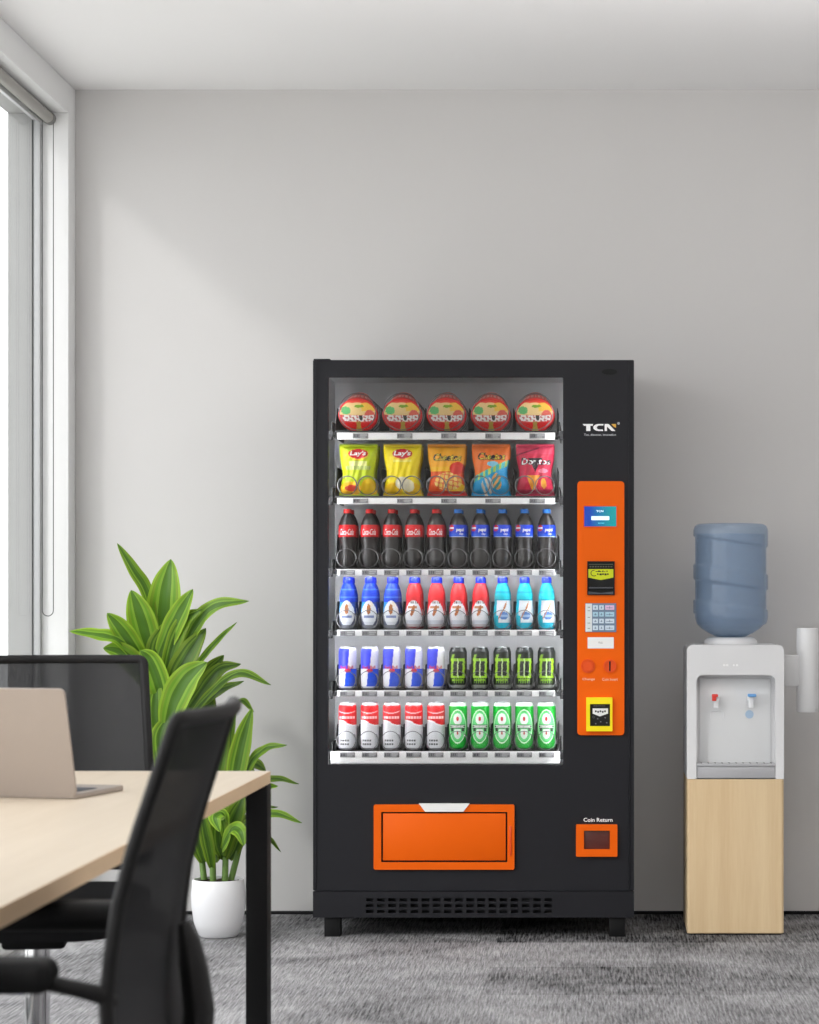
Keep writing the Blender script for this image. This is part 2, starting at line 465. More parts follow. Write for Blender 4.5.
# --- wide orange control panel
DP = D0
PT = .008
panel = obj('control_panel', G().prism(rloop(fx(577.3), fx(624.3), fz(735), fz(481.3), .012), YF - PT, YF), M_orange, VM)
yp = YF - PT
def plate(name, px0, px1, py0, py1, mats, t=.002, r=.0015, par=panel, y=None, label=None, extra=None):
    y = yp if y is None else y
    g = G().prism(rloop(fx(px0), fx(px1), fz(py1), fz(py0), r), y - t, y)
    if extra: extra(g, y - t)
    return obj(name, g, mats, par, label=label)
def fl(g, yy, px0, px1, py0, py1, m, d=.0006, r=.0008):
    g.prism(rloop(fx(px0), fx(px1), fz(py1), fz(py0), r, 3), yy - d, yy, m=m)
def ft(g, yy, body, pxc, pyc, wpx, hpx, m, shear=0, bold=0, d=.0008):
    g.text(body, wpx * D0 / F, hpx * D0 / F, lambda u, t: (fx(pxc) + u, yy - d, fz(pyc) + t), m, None, shear, bold)
# screen: blue to teal, lit
sm = bpy.data.materials.new('lit screen'); sm.use_nodes = True; n = sm.node_tree; b = n.nodes['Principled BSDF']
tc = n.nodes.new('ShaderNodeTexCoord'); sp = n.nodes.new('ShaderNodeSeparateXYZ'); n.links.new(tc.outputs['Generated'], sp.inputs[0])
rp = n.nodes.new('ShaderNodeValToRGB'); rp.color_ramp.elements[0].position = .15; rp.color_ramp.elements[0].color = lin((24, 76, 200)); rp.color_ramp.elements[1].position = .85; rp.color_ramp.elements[1].color = lin((20, 175, 180))
n.links.new(sp.outputs[0], rp.inputs[0]); n.links.new(rp.outputs[0], b.inputs['Emission Color']); b.inputs['Emission Strength'].default_value = .8
b.inputs['Base Color'].default_value = (.01, .01, .01, 1); b.inputs['Roughness'].default_value = .2
M_scw = mat('lit white', (200, 230, 240), emit=(215, 240, 250), estr=.8)
obj('screen_bezel', G().frame(rloop(fx(583.2), fx(617.3), fz(527.5), fz(505.5), .001), rloop(fx(584.2), fx(616.3), fz(526.5), fz(506.5), .0008), yp - .002, yp), M_orange2, panel)
def sx(g, yy):
    fl(g, yy, 591.4, 609.3, 516.3, 520.2, 1)
    ft(g, yy, 'TCN', 599.8, 511.3, 7, 1.9, 1, bold=.02)
    for i in range(5): fl(g, yy, 598 + i * 1.3, 599 + i * 1.3, 522.8, 523.6, 2)
plate('screen', 584.2, 616.3, 506.5, 526.5, [sm, M_scw, mat('lit cyan', (90, 200, 220), emit=(90, 200, 220), estr=.5)], .001, extra=sx)
# bill acceptor
M_yel = mat('yellow green label', (205, 214, 20), rough=.45)
M_greyink = mat('grey olive ink', (84, 88, 66), rough=.5)
def sx(g, yy):
    g.frame(rloop(fx(587.3), fx(614.6), fz(595), fz(561.3), .001), rloop(fx(588.3), fx(613.4), fz(594), fz(562.3), .001), yy - .004, yy)
    P = lambda a, b_: (fx(a), fz(b_))
    g.prism([P(588.3, 577.6), P(600.8, 580.0), P(613.4, 577.6), P(613.4, 569.2), P(588.3, 569.2)], yy - .0015, yy, m=1)
    fl(g, yy, 588.8, 613, 564.1, 564.8, 2); 
    for i in range(9): fl(g, yy, 589.6 + i * 2.6, 591.4 + i * 2.6, 566.2, 567.3, 2)
    pts = [P(594 + 3.1 * math.cos(a), 573.2 + 2.9 * math.sin(a)) for a in [i * .5 + .9 for i in range(9)]]
    g.tube([(p[0], yy - .002, p[1]) for p in pts], .0011, 6, m=3)
    for i, w in enumerate((2, 2.5, 1.5, 1.5, 1, 1)): fl(g, yy - .0016, 595.5 + i * 2.2, 595.5 + i * 2.2 + w, 570.6 if i % 2 else 571.3, 572, 3)
    for i, w in enumerate((1.5, 2.2, 2, 2, 1.6)): fl(g, yy - .0016, 597 + i * 2.5, 597 + i * 2.5 + w, 573.4, 575.3 if i % 2 else 574.8, 3)
    g.box(fx(588.8), fx(613), yy - .006, yy, fz(588.6), fz(587.2), .0015, m=4)
    g.prism([P(588.4, 594), P(613.3, 594), P(613.3, 591.5), P(600.8, 592.9), P(588.4, 591.5)], yy - .005, yy, m=4)
plate('bill_acceptor', 587.3, 614.6, 561.3, 595, [M_deep, M_yel, M_greyink, M_ink_k, mat('slot grey', (74, 76, 82), rough=.4)], .002, extra=sx)
# keypad
M_kpad = mat('keypad slate', (112, 132, 155), rough=.5)
kp = plate('keypad', 585.3, 616.2, 603.2, 632, [M_kpad, mat('keypad label strip', (218, 224, 224), rough=.5), M_greyink], .0025,
           extra=lambda g, yy: (fl(g, yy, 585.5, 592, 603.6, 631.6, 1), [fl(g, yy - .0006, 587.6, 590.2, q, q + .5, 2) for q in (607, 610.5, 617, 622.8, 628)]))
M_key = mat('pale key', (208, 222, 234), rough=.45); M_keyb = mat('pale blue key', (170, 205, 222), rough=.45); M_keyp = mat('pink key', (226, 186, 216), rough=.45)
M_kink = mat('key ink', (96, 116, 140), rough=.5)
digits = [['1', '2', 'C'], ['4', '5', ''], ['7', '8', '9'], ['0', '#', 'OK']]
for r in range(4):
    for c_, (a, b_) in enumerate(((592.8, 598), (599.2, 603.8), (605.2, 614.2))):
        y0p = 605.2 + r * 6.75
        km = M_keyp if (r == 0 and c_ == 2) else (M_keyb if r == 1 else M_key)
        g = G(); yk = yp - .0025
        g.prism(rloop(fx(a), fx(b_), fz(y0p + 4.6), fz(y0p), .001, 3), yk - .002, yk)
        q = .0022 + .0002
        g.box(fx(a + 1.2), fx(b_ - 1.4), yk - q, yk - .002, fz(y0p + 2.9), fz(y0p + 2.4), 0, m=1); g.box(fx((a + b_) / 2 - .3), fx((a + b_) / 2 + .3), yk - q, yk - .002, fz(y0p + 3.4), fz(y0p + 1.2), 0, m=1)
        obj('key', g, [km, M_kink], kp)
plate('instruction_plate', 587.6, 613.8, 637.2, 648.4, [M_whitep, mat('grey ink', (120, 120, 126), rough=.5)], .0015, extra=lambda g, yy: ft(g, yy, 'PULL', 600.8, 642.6, 4.2, 1.8, 1))
# return button and coin slot
g = G(); cxb, czb = fx(588), fz(666)
ring = lambda g, cx_, cz_, r0, r1, y0, y1, m=0: g.frame([(cx_ + r1 * math.cos(2 * PI * i / 32), cz_ + r1 * math.sin(2 * PI * i / 32)) for i in range(32)], [(cx_ + r0 * math.cos(2 * PI * i / 32), cz_ + r0 * math.sin(2 * PI * i / 32)) for i in range(32)], y0, y1, m)
disc = lambda g, cx_, cz_, r, y0, y1, m=0: g.prism([(cx_ + r * math.cos(2 * PI * i / 32), cz_ + r * math.sin(2 * PI * i / 32)) for i in range(32)], y0, y1, m)
ring(g, cxb, czb, .0195, .023, yp - .003, yp, 0); disc(g, cxb, czb, .018, yp - .0055, yp, 0)
obj('return_button', g, M_orange2, panel)
g = G(); cxb = fx(609.9); disc(g, cxb, czb, .0215, yp - .004, yp, 0); ring(g, cxb, czb, .017, .0215, yp - .006, yp - .004, 0); g.box(cxb - .003, cxb + .002, yp - .0065, yp - .004, czb - .016, czb + .016, .001, m=1)
obj('coin_slot', g, [M_orange2, M_deep], panel)
for a_ in (('Change', 588.6, 679.3, 12.5, 3.0), ('Coin Insert', 610, 679.2, 15.5, 2.8)):
    g = G(); ft(g, yp, *a_, 0, bold=.01); obj('lettering', g, mat('pale ink', (255, 200, 165), rough=.5), panel)
# card reader
g = G(); M_cy = mat('bright yellow plastic', (248, 226, 12), rough=.4)
g.frame(rloop(fx(586.2), fx(612.4), fz(731), fz(697.2), .002), rloop(fx(590), fx(610), fz(725.8), fz(703.8), .001), yp - .012, yp)
g.prism(rloop(fx(590), fx(610), fz(725.8), fz(703.8), .001), yp - .006, yp, m=1)
P = lambda a, b_: (fx(a), fz(b_))
g.prism([P(592.6, 713.3), P(599.8, 716.2), P(608, 713.3), P(608, 708.2), P(592.6, 708.2)], yp - .0075, yp - .006, m=2)
for i in range(5): fl(g, yp - .0075, 595 + i * 2.3, 596.6 + i * 2.3, 710.2 + (i % 2) * .5, 711.9 + (i % 2) * .6, 1)
for i in range(6): fl(g, yp - .006, 593.5 + i * 2, 595 + i * 2, 705.4, 706, 3)
pts = [(fx(593.6 + 1.1 * math.cos(i)), yp - .0065, fz(716.8 + 1.1 * math.sin(i))) for i in range(7)]
g.tube(pts, .0006, 5, m=3)
for q in ((597, 718), (604.5, 717), (600, 721), (606, 722), (595, 723)): fl(g, yp - .006, q[0], q[0] + 1.4, q[1], q[1] + 1.1, 3)
obj('card_reader', g, [M_cy, M_deep, M_whitep, mat('mid grey ink', (110, 110, 112), rough=.5)], panel)
# maker's logo
g = G(); yy = YF
P = lambda a, b_: (fx(a), fz(b_))
def pz(pts, m): g.prism([P(*p) for p in pts][::-1], yy - .0012, yy, m=m)
pz([(582.6, 424), (593.2, 424), (592.6, 425.8), (590.4, 425.8), (590.4, 431), (586.2, 431), (586.2, 425.8), (584, 425.8)], 0)
arc = [(598.6 + 5.4 * math.cos(a), 427.5 + 3.5 * math.sin(a)) for a in [-PI * .5 - i * PI / 10 for i in range(11)]]
arc_in = [(599.4 + 2.6 * math.cos(a), 427.5 + 2.0 * math.sin(a)) for a in [-PI * 1.5 + i * PI / 10 for i in range(11)]]
pz([(603.6, 424)] + arc + [(603.2, 431), (602.8, 429.5)] + arc_in + [(603.3, 425.5)], 0)
pz([(604.6, 431), (604.6, 424), (608.6, 424), (615.4, 431), (611.6, 431), (607, 426.6), (607, 431)], 0)
pz([(611.4, 424), (616, 424), (616, 428), (613.4, 426.4)], 1)
ring(g, fx(618.5), fz(423.4), .0022, .0042, yy - .001, yy, 2)
disc(g, fx(618.5), fz(423.4), .0015, yy - .001, yy, 2)
ft(g, yy, 'Tcn, discover, innovation', 600, 434.9, 32, 2.5, 2, bold=.02)
obj('logo', g, [M_ink_w, M_ink_y, mat('silver ink', (190, 190, 194), rough=.4)], VM)
g = G(); disc(g, 0, 0, 1, 0, 1); g2 = G()
g2.add([(fx(609.5) + p[0] * .026, yy - .0008 * (1 - p[1]), fz(372) + p[2] * .010) for p in g.v], g.f)
obj('embossed_logo', g2, M_black2, VM)  # dark oval for the embossed logo
# delivery door
g = G().frame(rloop(fx(374), fx(514.5), fz(869.3), fz(804.3), .006), rloop(fx(381.4), fx(507.5), fz(862), fz(811.6), .003), YF - .012, YF)
dd = obj('delivery_hatch', g, M_orange, VM)
obj('hatch_flap', G().box(fx(383.2), fx(505.8), YF - .009, YF - .002, fz(860.2), fz(813.2), .002), M_orange, dd)
g = G().box(fx(381.4), fx(507.5), YF - .0015, YF - .0002, fz(862), fz(811.6)); obj('hatch_gap', g, M_deep, dd)
g = G().prism([P(425.5, 811.3), P(463.5, 811.3), P(469.8, 803.2), P(419.2, 803.2)], YF - .016, YF - .002); obj('hatch_handle', g, M_whitep, dd, label='white pull handle')
obj('hatch_hinge', G().box(fx(509.5), fx(511.8), YF - .0155, YF - .011, fz(855), fz(825.5), .002), M_orange2, dd)
# coin return
g = G().frame(rloop(fx(576), fx(617.4), fz(856.3), fz(824.2), .004), rloop(fx(584), fx(609.8), fz(849), fz(830.3), .002), YF - .012, YF)
cr = obj('coin_return', g, M_orange, VM)
obj('coin_flap', G().box(fx(584), fx(609.8), YF - .004, YF - .0005, fz(849), fz(830.3), .001), mat('brown smoked plastic', (88, 42, 36), rough=.3), cr)
g = G(); ft(g, YF, 'Coin Return', 598, 819.8, 29, 4.0, 0, bold=.015); obj('lettering', g, M_ink_w, cr)

# --- led strips behind the door frame (they light the products)
M_led = mat('led strip', (255, 255, 255), emit=(250, 252, 255), estr=28)
M_shelf_fill = mat('shelf fill light', (255, 255, 255), emit=(250, 252, 255), estr=36)  # glow of the strips added under the shelves
for xx in (fx(326.5) - .012, fx(564.5) + .004):
    obj('led_strip', G().box(xx, xx + .008, YF + .024, YF + .03, fz(762), fz(394), .001), M_led, VM)

# --- shelves
DS = 7.80; DR = 7.750
sxp = lambda p: X(p, DS); szp = lambda p: Z(p, DS)
rows = [  # tray-top py, rail py0, rail py1, slots
    (431.5, 432.6, 439.6, 5), (496.5, 497.8, 504.1, 5), (568.2, 569.2, 575.5, 10),
    (629.5, 629.8, 635.8, 10), (690.0, 690.4, 696.4, 10), (750.0, 751.4, 763.5, 10)]
slot5 = [358.3, 402.5, 446.6, 490.8, 535.0]
slot10 = [347.4 + 22.12 * i for i in range(10)]
M_rail = mat('white price rail', (240, 240, 240), rough=.35, emit=(255, 255, 255), estr=.12)
M_tag = mat('grey price tag', (138, 138, 140), rough=.5); M_tagk = mat('tag ink', (70, 70, 74), rough=.5); M_tagl = mat('tag print', (180, 180, 182), rough=.5)
M_rail.node_tree.nodes['Principled BSDF'].inputs['Emission Strength'].default_value = 0.0
def coil(g, cx, cz, r, y0, y1, turns, hand=1, wr=.0013):
    pts = []
    N = int(turns * 20)
    for i in range(-18, N + 1):
        a = hand * 2 * PI * i / 20 - PI / 2
        pts.append((cx + r * math.cos(a), y0 + (y1 - y0) * max(0, i) / N, cz + r * math.sin(a)))
    g.tube(pts, wr, 5)
for ri, (pt, p0, p1, ns) in enumerate(rows):
    zt = szp(pt); yr = Y(DR)
    g = G()
    x0, x1 = sxp(336.5), sxp(556.5)
    g.box(x0, x1, yr + .006, IY1 - .012, zt - .006, zt, .001)
    # side arms and mounting hooks
    g.box(x0 - .012, x0 - .008, yr + .01, IY1 - .02, zt - .02, zt + .03, .001); g.box(x0 - .012, x0, yr + .02, yr + .05, zt - .02, zt - .004, .001)
    g.box(x1 + .008, x1 + .012, yr + .01, IY1 - .02, zt - .02, zt + .03, .001); g.box(x1, x1 + .012, yr + .02, yr + .05, zt - .02, zt - .004, .001)
    g.box(IX0 + .0015, x0 - .012, yr + .02, yr + .045, zt - .03, zt + .0, .002); g.box(x1 + .012, IX1 - .0015, yr + .02, yr + .045, zt - .03, zt + .0, .002)
    sh = obj('shelf', g, M_tray, VM)
    Rx = lambda p: X(p, DR); Rz = lambda p: Z(p, DR)
    if ri < 5: obj('price_rail', G().box(Rx(337), Rx(555), yr, yr + .006, Rz(p1), Rz(p0), .0012), M_rail, sh)
    else: obj('price_rail', G().box(Rx(330.5), Rx(560), yr, yr + .006, Rz(p1), Rz(p0), .0012), M_rail, sh)
    if ri in (2, 3, 4): obj('shelf_fill_light', G().box(x0 + .01, x1 - .01, yr + .0065, yr + .011, zt - .0145, zt - .0075, .001), M_shelf_fill, sh)  # unseen strip added behind the rail to brighten the row below
    sl = slot5 if ns == 5 else slot10
    tw = 7.7
    for si, s_ in enumerate(sl):
        g = G(); a, b_ = (s_ - tw + 2.2, s_ + tw + 2.2) if ns == 5 else (s_ - 7.6, s_ + 7.6)
        tp = p0 + (.9 if ri < 5 else 1.0); bt = p0 + 5.9
        if ns == 5: tp, bt = p0 + .8, p1 - 1
        g.box(Rx(a), Rx(b_), yr - .002, yr, Rz(bt), Rz(tp), .0004)
        for k in range(4):
            w = random.uniform(.8, 1.6); q = a + 1.2 + k * 1.7
            if k < 3: g.box(Rx(q), Rx(q + w * .7), yr - .0026, yr - .002, Rz(bt - 1.2), Rz(tp + 1), 0, m=1)
        g.box(Rx(a + 7.4), Rx(b_ - 1), yr - .0026, yr - .002, Rz((tp + bt) / 2 - .2), Rz(tp + .9), 0, m=2); g.box(Rx(a + 7.4), Rx(b_ - 2.5), yr - .0026, yr - .002, Rz(bt - .9), Rz((tp + bt) / 2 + .5), 0, m=2)
        obj('price_tag', g, [M_tag, M_tagk, M_tagl], sh)
        cx_ = sxp(s_)
        g = G()
        if ns == 5 and ri == 0: coil(g, cx_, zt + .0655, .062, yr + .02, IY1 - .02, 5)
        elif ns == 5:
            coil(g, cx_ - .034, zt + .036, .032, yr + .012, IY1 - .02, 6, 1, .0014); coil(g, cx_ + .034, zt + .036, .032, yr + .012, IY1 - .02, 6, -1, .0014)
        else: coil(g, cx_, zt + .034, .0318, yr + .012, IY1 - .02, 5)
        g.box(cx_ - .02, cx_ + .02, IY1 - .022, IY1 - .01, zt, zt + .06, .002)
        obj('coil', g, M_wire, sh)
    pitch = sxp(sl[1]) - sxp(sl[0])
    hh = [.082, .10, .115, .095, .085, .085][ri]
    for k in range(ns + 1):
        xx = sxp(sl[0]) - pitch / 2 + k * pitch
        ya, yb_ = yr + .018, IY1 - .012
        g = G().add([(xx - .0008, ya, zt), (xx - .0008, ya, zt + .012), (xx - .0008, ya + .07, zt + hh), (xx - .0008, yb_, zt + hh), (xx - .0008, yb_, zt),
                     (xx + .0008, ya, zt), (xx + .0008, ya, zt + .012), (xx + .0008, ya + .07, zt + hh), (xx + .0008, yb_, zt + hh), (xx + .0008, yb_, zt)],
                    [(0, 1, 2, 3, 4), (9, 8, 7, 6, 5), (0, 5, 6, 1), (1, 6, 7, 2), (2, 7, 8, 3), (3, 8, 9, 4), (4, 9, 5, 0)])
        obj('divider', g, M_tray, sh)

# ------------------------------------------------------------------ products
ORD = ['first', 'second', 'third', 'fourth', 'fifth', 'sixth', 'seventh', 'eighth', 'ninth', 'tenth']
def wrap(R, z0, a0=0.0, off=.0004, cy=0):
    return lambda u, t: ((R + off) * math.sin(a0 + u / R), cy - (R + off) * math.cos(a0 + u / R), z0 + t)
def place(proto, items, labels, first=True):
    for i, (loc, lab) in enumerate(zip(items, labels)):
        if i == 0 and first: proto.location = loc; proto['label'] = lab
        else: dup(proto, loc, lab)
yFront = Y(DS) + .005
def slot_locs(idx, ri, y, sl=slot10): return [(sxp(sl[i]), y, szp(rows[ri][0]) + .0004) for i in idx]

# cola and blue-label cola bottles
def bottle_proto(name, cat, group, capc, label_fn, hgt=.2):
    t = thing(name, (0, 0, 0), 'x', cat, group)
    s = hgt / .2
    prof = [(.0, 0), (.021, .0), (.027, .003), (.0295, .010), (.0300, .03), (.0285, .055), (.0275, .075), (.0285, .098), (.0300, .107), (.0300, .135), (.0285, .150), (.0225, .168), (.0150, .181), (.0118, .187), (.0118, .192)]
    prof = [(r, z * s) for r, z in prof]
    def rf(r, a, z):
        return r * (1 + .012 * math.cos(5 * a)) if z < .09 * s else r
    obj('body', G().lathe(prof, 40, rfun=rf), mat('dark cola in clear plastic', (34, 29, 29), rough=.34, spec=.7), t)
    g = G().lathe([(.0135, .186 * s), (.0138, .1865 * s), (.0138, .197 * s), (.0125, .2 * s), (.0, .2 * s)], 30)
    obj('cap', g, capc, t)
    label_fn(t, s)
    return t
def coke_label(t, s):
    g = G().lathe([(.0288, .103 * s), (.0306, .107 * s), (.0306, .135 * s), (.0292, .146 * s)], 48, cap=False, sub=10, paint=lambda a, v: (222, 24, 34) if .06 < v < .96 else (190, 14, 22))
    g.text('Coca-Cola', .050, .021, wrap(.0306, .122 * s), 1, None, .35, .012)
    obj('label', g, [M_print, M_ink_w], t)
def pepsi_label(t, s):
    def pf(a, v):
        if v < .08: return (210, 220, 240)
        d = math.hypot((a + .82) / .42, (v - .74) / .26)
        if d < 1:
            if v > .80: return (215, 30, 60)
            if v > .70: return (245, 245, 250)
            return (200, 40, 80)
        return (24, 66, 214) if v > .3 else (34, 92, 226)
    g = G().lathe([(.0288, .103 * s), (.0306, .107 * s), (.0306, .135 * s), (.0292, .146 * s)], 72, cap=False, sub=22, paint=pf)
    g.text('pepsi', .028, .015, wrap(.0306, .128 * s, .3), 1, None, .1, .03)
    g.text('COLA', .014, .007, wrap(.0306, .115 * s, .42), 1, None, .1, .03)
    obj('label', g, [M_print, M_ink_w], t)
CS = 'third shelf of the vending machine'
pr = bottle_proto('cola_bottle', 'bottle', 'cola bottles on the third shelf', mat('red cap plastic', (225, 30, 28), rough=.4), coke_label)
place(pr, slot_locs(range(5), 2, yFront) + slot_locs(range(5), 2, yFront + .085),
      ['%s red-capped cola bottle from the left in the front line of the third shelf' % ORD[i] for i in range(5)] +
      ['red-capped cola bottle standing right behind the %s one from the left, third shelf' % ORD[i] for i in range(5)])
pr = bottle_proto('cola_bottle', 'bottle', 'blue-labelled cola bottles on the third shelf', mat('sky blue cap plastic', (30, 120, 215), rough=.4), pepsi_label)
place(pr, slot_locs(range(5, 10), 2, yFront) + slot_locs(range(5, 10), 2, yFront + .085),
      ['%s blue-capped cola bottle from the left in the front line of the third shelf' % ORD[i] for i in range(5)] +
      ['blue-capped cola bottle standing right behind the %s one from the left, third shelf' % ORD[i] for i in range(5)])

# milk drink bottles
def drink_proto(group, paint):
    t = thing('drink_bottle', (0, 0, 0), 'x', 'bottle', group)
    prof = [(0, 0), (.023, 0), (.0275, .004), (.0275, .018), (.0292, .035), (.0296, .055), (.0285, .075), (.0262, .09), (.0272, .102), (.0262, .118), (.0225, .136), (.0175, .150), (.0135, .157), (.0135, .160)]
    obj('body', G().lathe(prof, 72, sub=70, paint=paint), M_print, t)
    g = G().lathe([(.0155, .157), (.0158, .158), (.0152, .173), (.0135, .177), (0, .177)], 30)
    obj('cap', g, mat('royal blue cap plastic', (18, 48, 225), rough=.35), t)
    return t
def p_blue(a, v):
    if v < .10: return (120, 124, 135)
    x = math.sin(a) if abs(a) < 1.57 else 2
    d = math.hypot(x / .86, (v - .33) / .28)
    if d < 1:
        if math.hypot((x + .02) / .24, (v - .43) / .11) < 1: return (176, 112, 62)
        if math.hypot((x - .28) / .22, (v - .53) / .06) < 1: return (236, 228, 214)
        if abs(v - .27) < .022 and abs(x) < .6: return (132, 150, 196)
        if v < .17: return (222, 226, 234)
        return (236, 240, 244)
    if v > .58: return (30, 72, 218) if int(v * 30) % 5 else (78, 128, 236)
    if x < -.3 and v > .36: return (60, 158, 214)
    return (50, 78, 160) if v > .35 else (96, 104, 130)
def p_red(a, v):
    if v < .06: return (120, 40, 50)
    x = math.sin(a) if abs(a) < 1.57 else 2
    if v < .12: return (182, 176, 180)
    if math.hypot(x / .95, (v - .28) / .34) < 1:
        if math.hypot((x + .05 - (v - .4) * 1.4) / .20, (v - .40) / .12) < 1: return (188, 112, 60)
        if abs(v - .47) < .025 and abs(x + .1) < .55: return (200, 140, 100)
        if .545 < v < .59 and int((x + 1) * 9) % 2: return (92, 66, 62)
        return (232, 234, 238) if v > .2 else (205, 210, 220)
    if v < .3: return (214, 216, 222)
    return (232, 44, 52) if v < .78 else (236, 56, 60)
def p_cyan(a, v):
    x = math.sin(a) if abs(a) < 1.57 else 2
    if v > .62: return (28, 196, 212) if int(v * 26) % 4 else (14, 168, 196)
    if v < .14: return (24, 178, 206)
    if -.62 + .2 * (v < .3) < x < .98:
        if abs((v - .40) - (x - .1) * .34) < .022 + .02 * (x > .2) and -.4 < x < .55: return (190, 132, 92)
        if math.hypot((x - .2) / .52, (v - .29) / .085) < 1: return (92, 132, 196) if abs(v - .29) > .02 else (160, 190, 226)
        return (226, 232, 236)
    return (26, 186, 210)
for idx, fn, gname, cname in ((range(3), p_blue, 'blue drink bottles on the fourth shelf', 'blue'), (range(3, 7), p_red, 'red drink bottles on the fourth shelf', 'red'), (range(7, 10), p_cyan, 'turquoise drink bottles on the fourth shelf', 'turquoise')):
    pr = drink_proto(gname, fn)
    place(pr, slot_locs(idx, 3, yFront) + slot_locs(idx, 3, yFront + .085),
          ['%s %s drink bottle from the left in the front line of the fourth shelf' % (ORD[i], cname) for i in range(len(idx))] +
          ['%s drink bottle standing right behind the %s one of its colour, fourth shelf' % (cname, ORD[i]) for i in range(len(idx))])

# cans
def can_proto(group, paint, hgt, R=.0302, texts=(), lidc=(200, 202, 205), neck=.0255):
    t = thing('drink_can', (0, 0, 0), 'x', 'can', group)
    prof = [(0, .002), (.020, .0005), (.0235, 0), (R, .009), (R, hgt - .016), (neck, hgt - .003), (neck, hgt - .002)]
    g = G().lathe(prof, 96, sub=90, paint=paint)
    for tx in texts: g.text(*tx)
    obj('body', g, [M_can, M_ink_w, M_ink_r, M_ink_g, M_ink_k], t)
    g = G().lathe([(neck, hgt - .003), (neck + .0009, hgt - .001), (neck, hgt), (neck - .002, hgt), (neck - .0035, hgt - .004), (0, hgt - .004)], 32, cap=False)
    g.box(-.006, .006, -.010, .008, hgt - .004, hgt - .0028, .0005)
    obj('lid', g, M_alu, t)
    return t
def p_energy(a, v):
    x = math.sin(a) if abs(a) < 1.57 else (1 if a > 0 else -1)
    if v > .965: return (222, 224, 228)
    if v < .09: return (205, 210, 220) if v > .05 else (120, 124, 140)
    if v > .49:
        return (62, 72, 222) if x < .22 + (v - .75) * .45 else (236, 236, 242)
    if v > .42 and abs(x) < .5 and math.hypot((x - .1) / .34, (v - .455) / .045) < 1: return (218, 48, 84)
    return (236, 236, 240) if x < -.14 + (v - .3) * .5 else (34, 84, 222)
pr = can_proto('blue and white energy drink cans on the fifth shelf', p_energy, .148, texts=(('Red Bull', .047, .011, wrap(.0302, .0775), 2, None, 0, .02),))
place(pr, slot_locs(range(5), 4, yFront), ['%s blue and white energy drink can from the left on the fifth shelf' % ORD[i] for i in range(5)])
random.seed(11)
jag = [random.uniform(-.05, .05) for _ in range(60)]
def p_claw(a, v):
    x = math.sin(a) if abs(a) < 1.57 else 3
    if v < .12: return (128, 134, 128) if v > .05 else (70, 74, 72)
    if v > .86: return (30, 34, 34)
    j = jag[int(v * 58)]
    if .3 < v < .74:
        if abs(x + .62 - .25 * (v - .5) ** 2 - j) < .13: return (158, 208, 34)
        if abs(x - .02 - j) < .07: return (196, 222, 158)
        if abs(x - .66 - j) < .12: return (150, 200, 32)
    if v > .68 and v < .75 and abs(x) < .8: return (140, 190, 34)
    if .28 < v < .33 and abs(x) < .8: return (150, 204, 34)
    if .74 <= v < .84 and abs(x + .62 - (v - .74) * 1.6) < .14: return (128, 176, 30)
    if .16 < v < .28 and int(x * 12 + 20) % 3 == 0 and abs(x) < .75: return (110, 160, 40)
    return (26, 34, 24) if abs(x) < .9 else (34, 46, 30)
pr = can_proto('black and lime energy drink cans on the fifth shelf', p_claw, .146, neck=.0245, texts=(('MONSTER', .04, .007, wrap(.0302, .034), 3, None, 0, .02),))
place(pr, slot_locs(range(5, 10), 4, yFront), ['%s black and lime energy drink can from the left on the fifth shelf' % ORD[i] for i in range(5)])
def p_beer(a, v):
    x = math.sin(a) if abs(a) < 1.57 else 2
    if v > .95: return (214, 210, 212)
    e1 = .60 - .045 * math.sin(x * 1.6) - (.02 if x > 0 else 0)
    if v > e1:
        if abs(v - (.785 + .05 * x * x)) < .012 and abs(x) < .9: return (250, 200, 200)
        if abs(v - .695) < .024 and abs(x) < .85 and int(x * 17 + 40) % 5: return (255, 214, 214)
        return (224, 34, 40) if v > .66 or x > -.2 else (206, 24, 34)
    if v > e1 - .03: return (246, 246, 248)
    if (abs(v - .21) < .02 or abs(v - .13) < .016) and abs(x + .15) < .55 and int(x * 14 + 40) % 4: return (86, 88, 92)
    return (222, 224, 228) if v > .05 else (150, 152, 158)
pr = can_proto('red and white cans on the bottom shelf', p_beer, .162, R=.0305)
place(pr, slot_locs(range(5), 5, yFront), ['%s red and white can from the left on the bottom shelf' % ORD[i] for i in range(5)])
def p_green(a, v):
    x = math.sin(a) if abs(a) < 1.57 else 2
    if v > .93: return (206, 216, 208)
    if v < .05: return (20, 110, 40)
    d = math.hypot(x / .90, (v - .50) / .36)
    if d < 1:
        if d > .92: return (214, 244, 214)
        if abs(v - .50) < .035 and d < .9: return (52, 66, 56) if abs(abs(v - .5) - .02) > .006 else (200, 214, 200)
        if v > .55 and math.hypot(x / .46, (v - .66) / .12) < 1:
            if math.hypot(x / .16, (v - .66) / .045) < 1: return (214, 50, 48)
            return (240, 244, 240)
        if v < .45 and math.hypot((x) / .40, (v - .36) / .12) < 1:
            return (228, 240, 230) if math.hypot(x / .1, (v - .36) / .03) > 1 else (200, 80, 70)
        if .40 < v < .46 and .42 < abs(x) < .7: return (26, 60, 34)
        return (104, 216, 128) if .20 < v < .80 else (70, 196, 92)
    return (10, 168, 44)
pr = can_proto('green cans on the bottom shelf', p_green, .163, R=.0312, neck=.026, texts=(('Heineken', .042, .0062, wrap(.0312, .0815), 1, None, 0, .02),))
place(pr, slot_locs(range(5, 10), 5, yFront), ['%s green can from the left on the bottom shelf' % ORD[i] for i in range(5)])

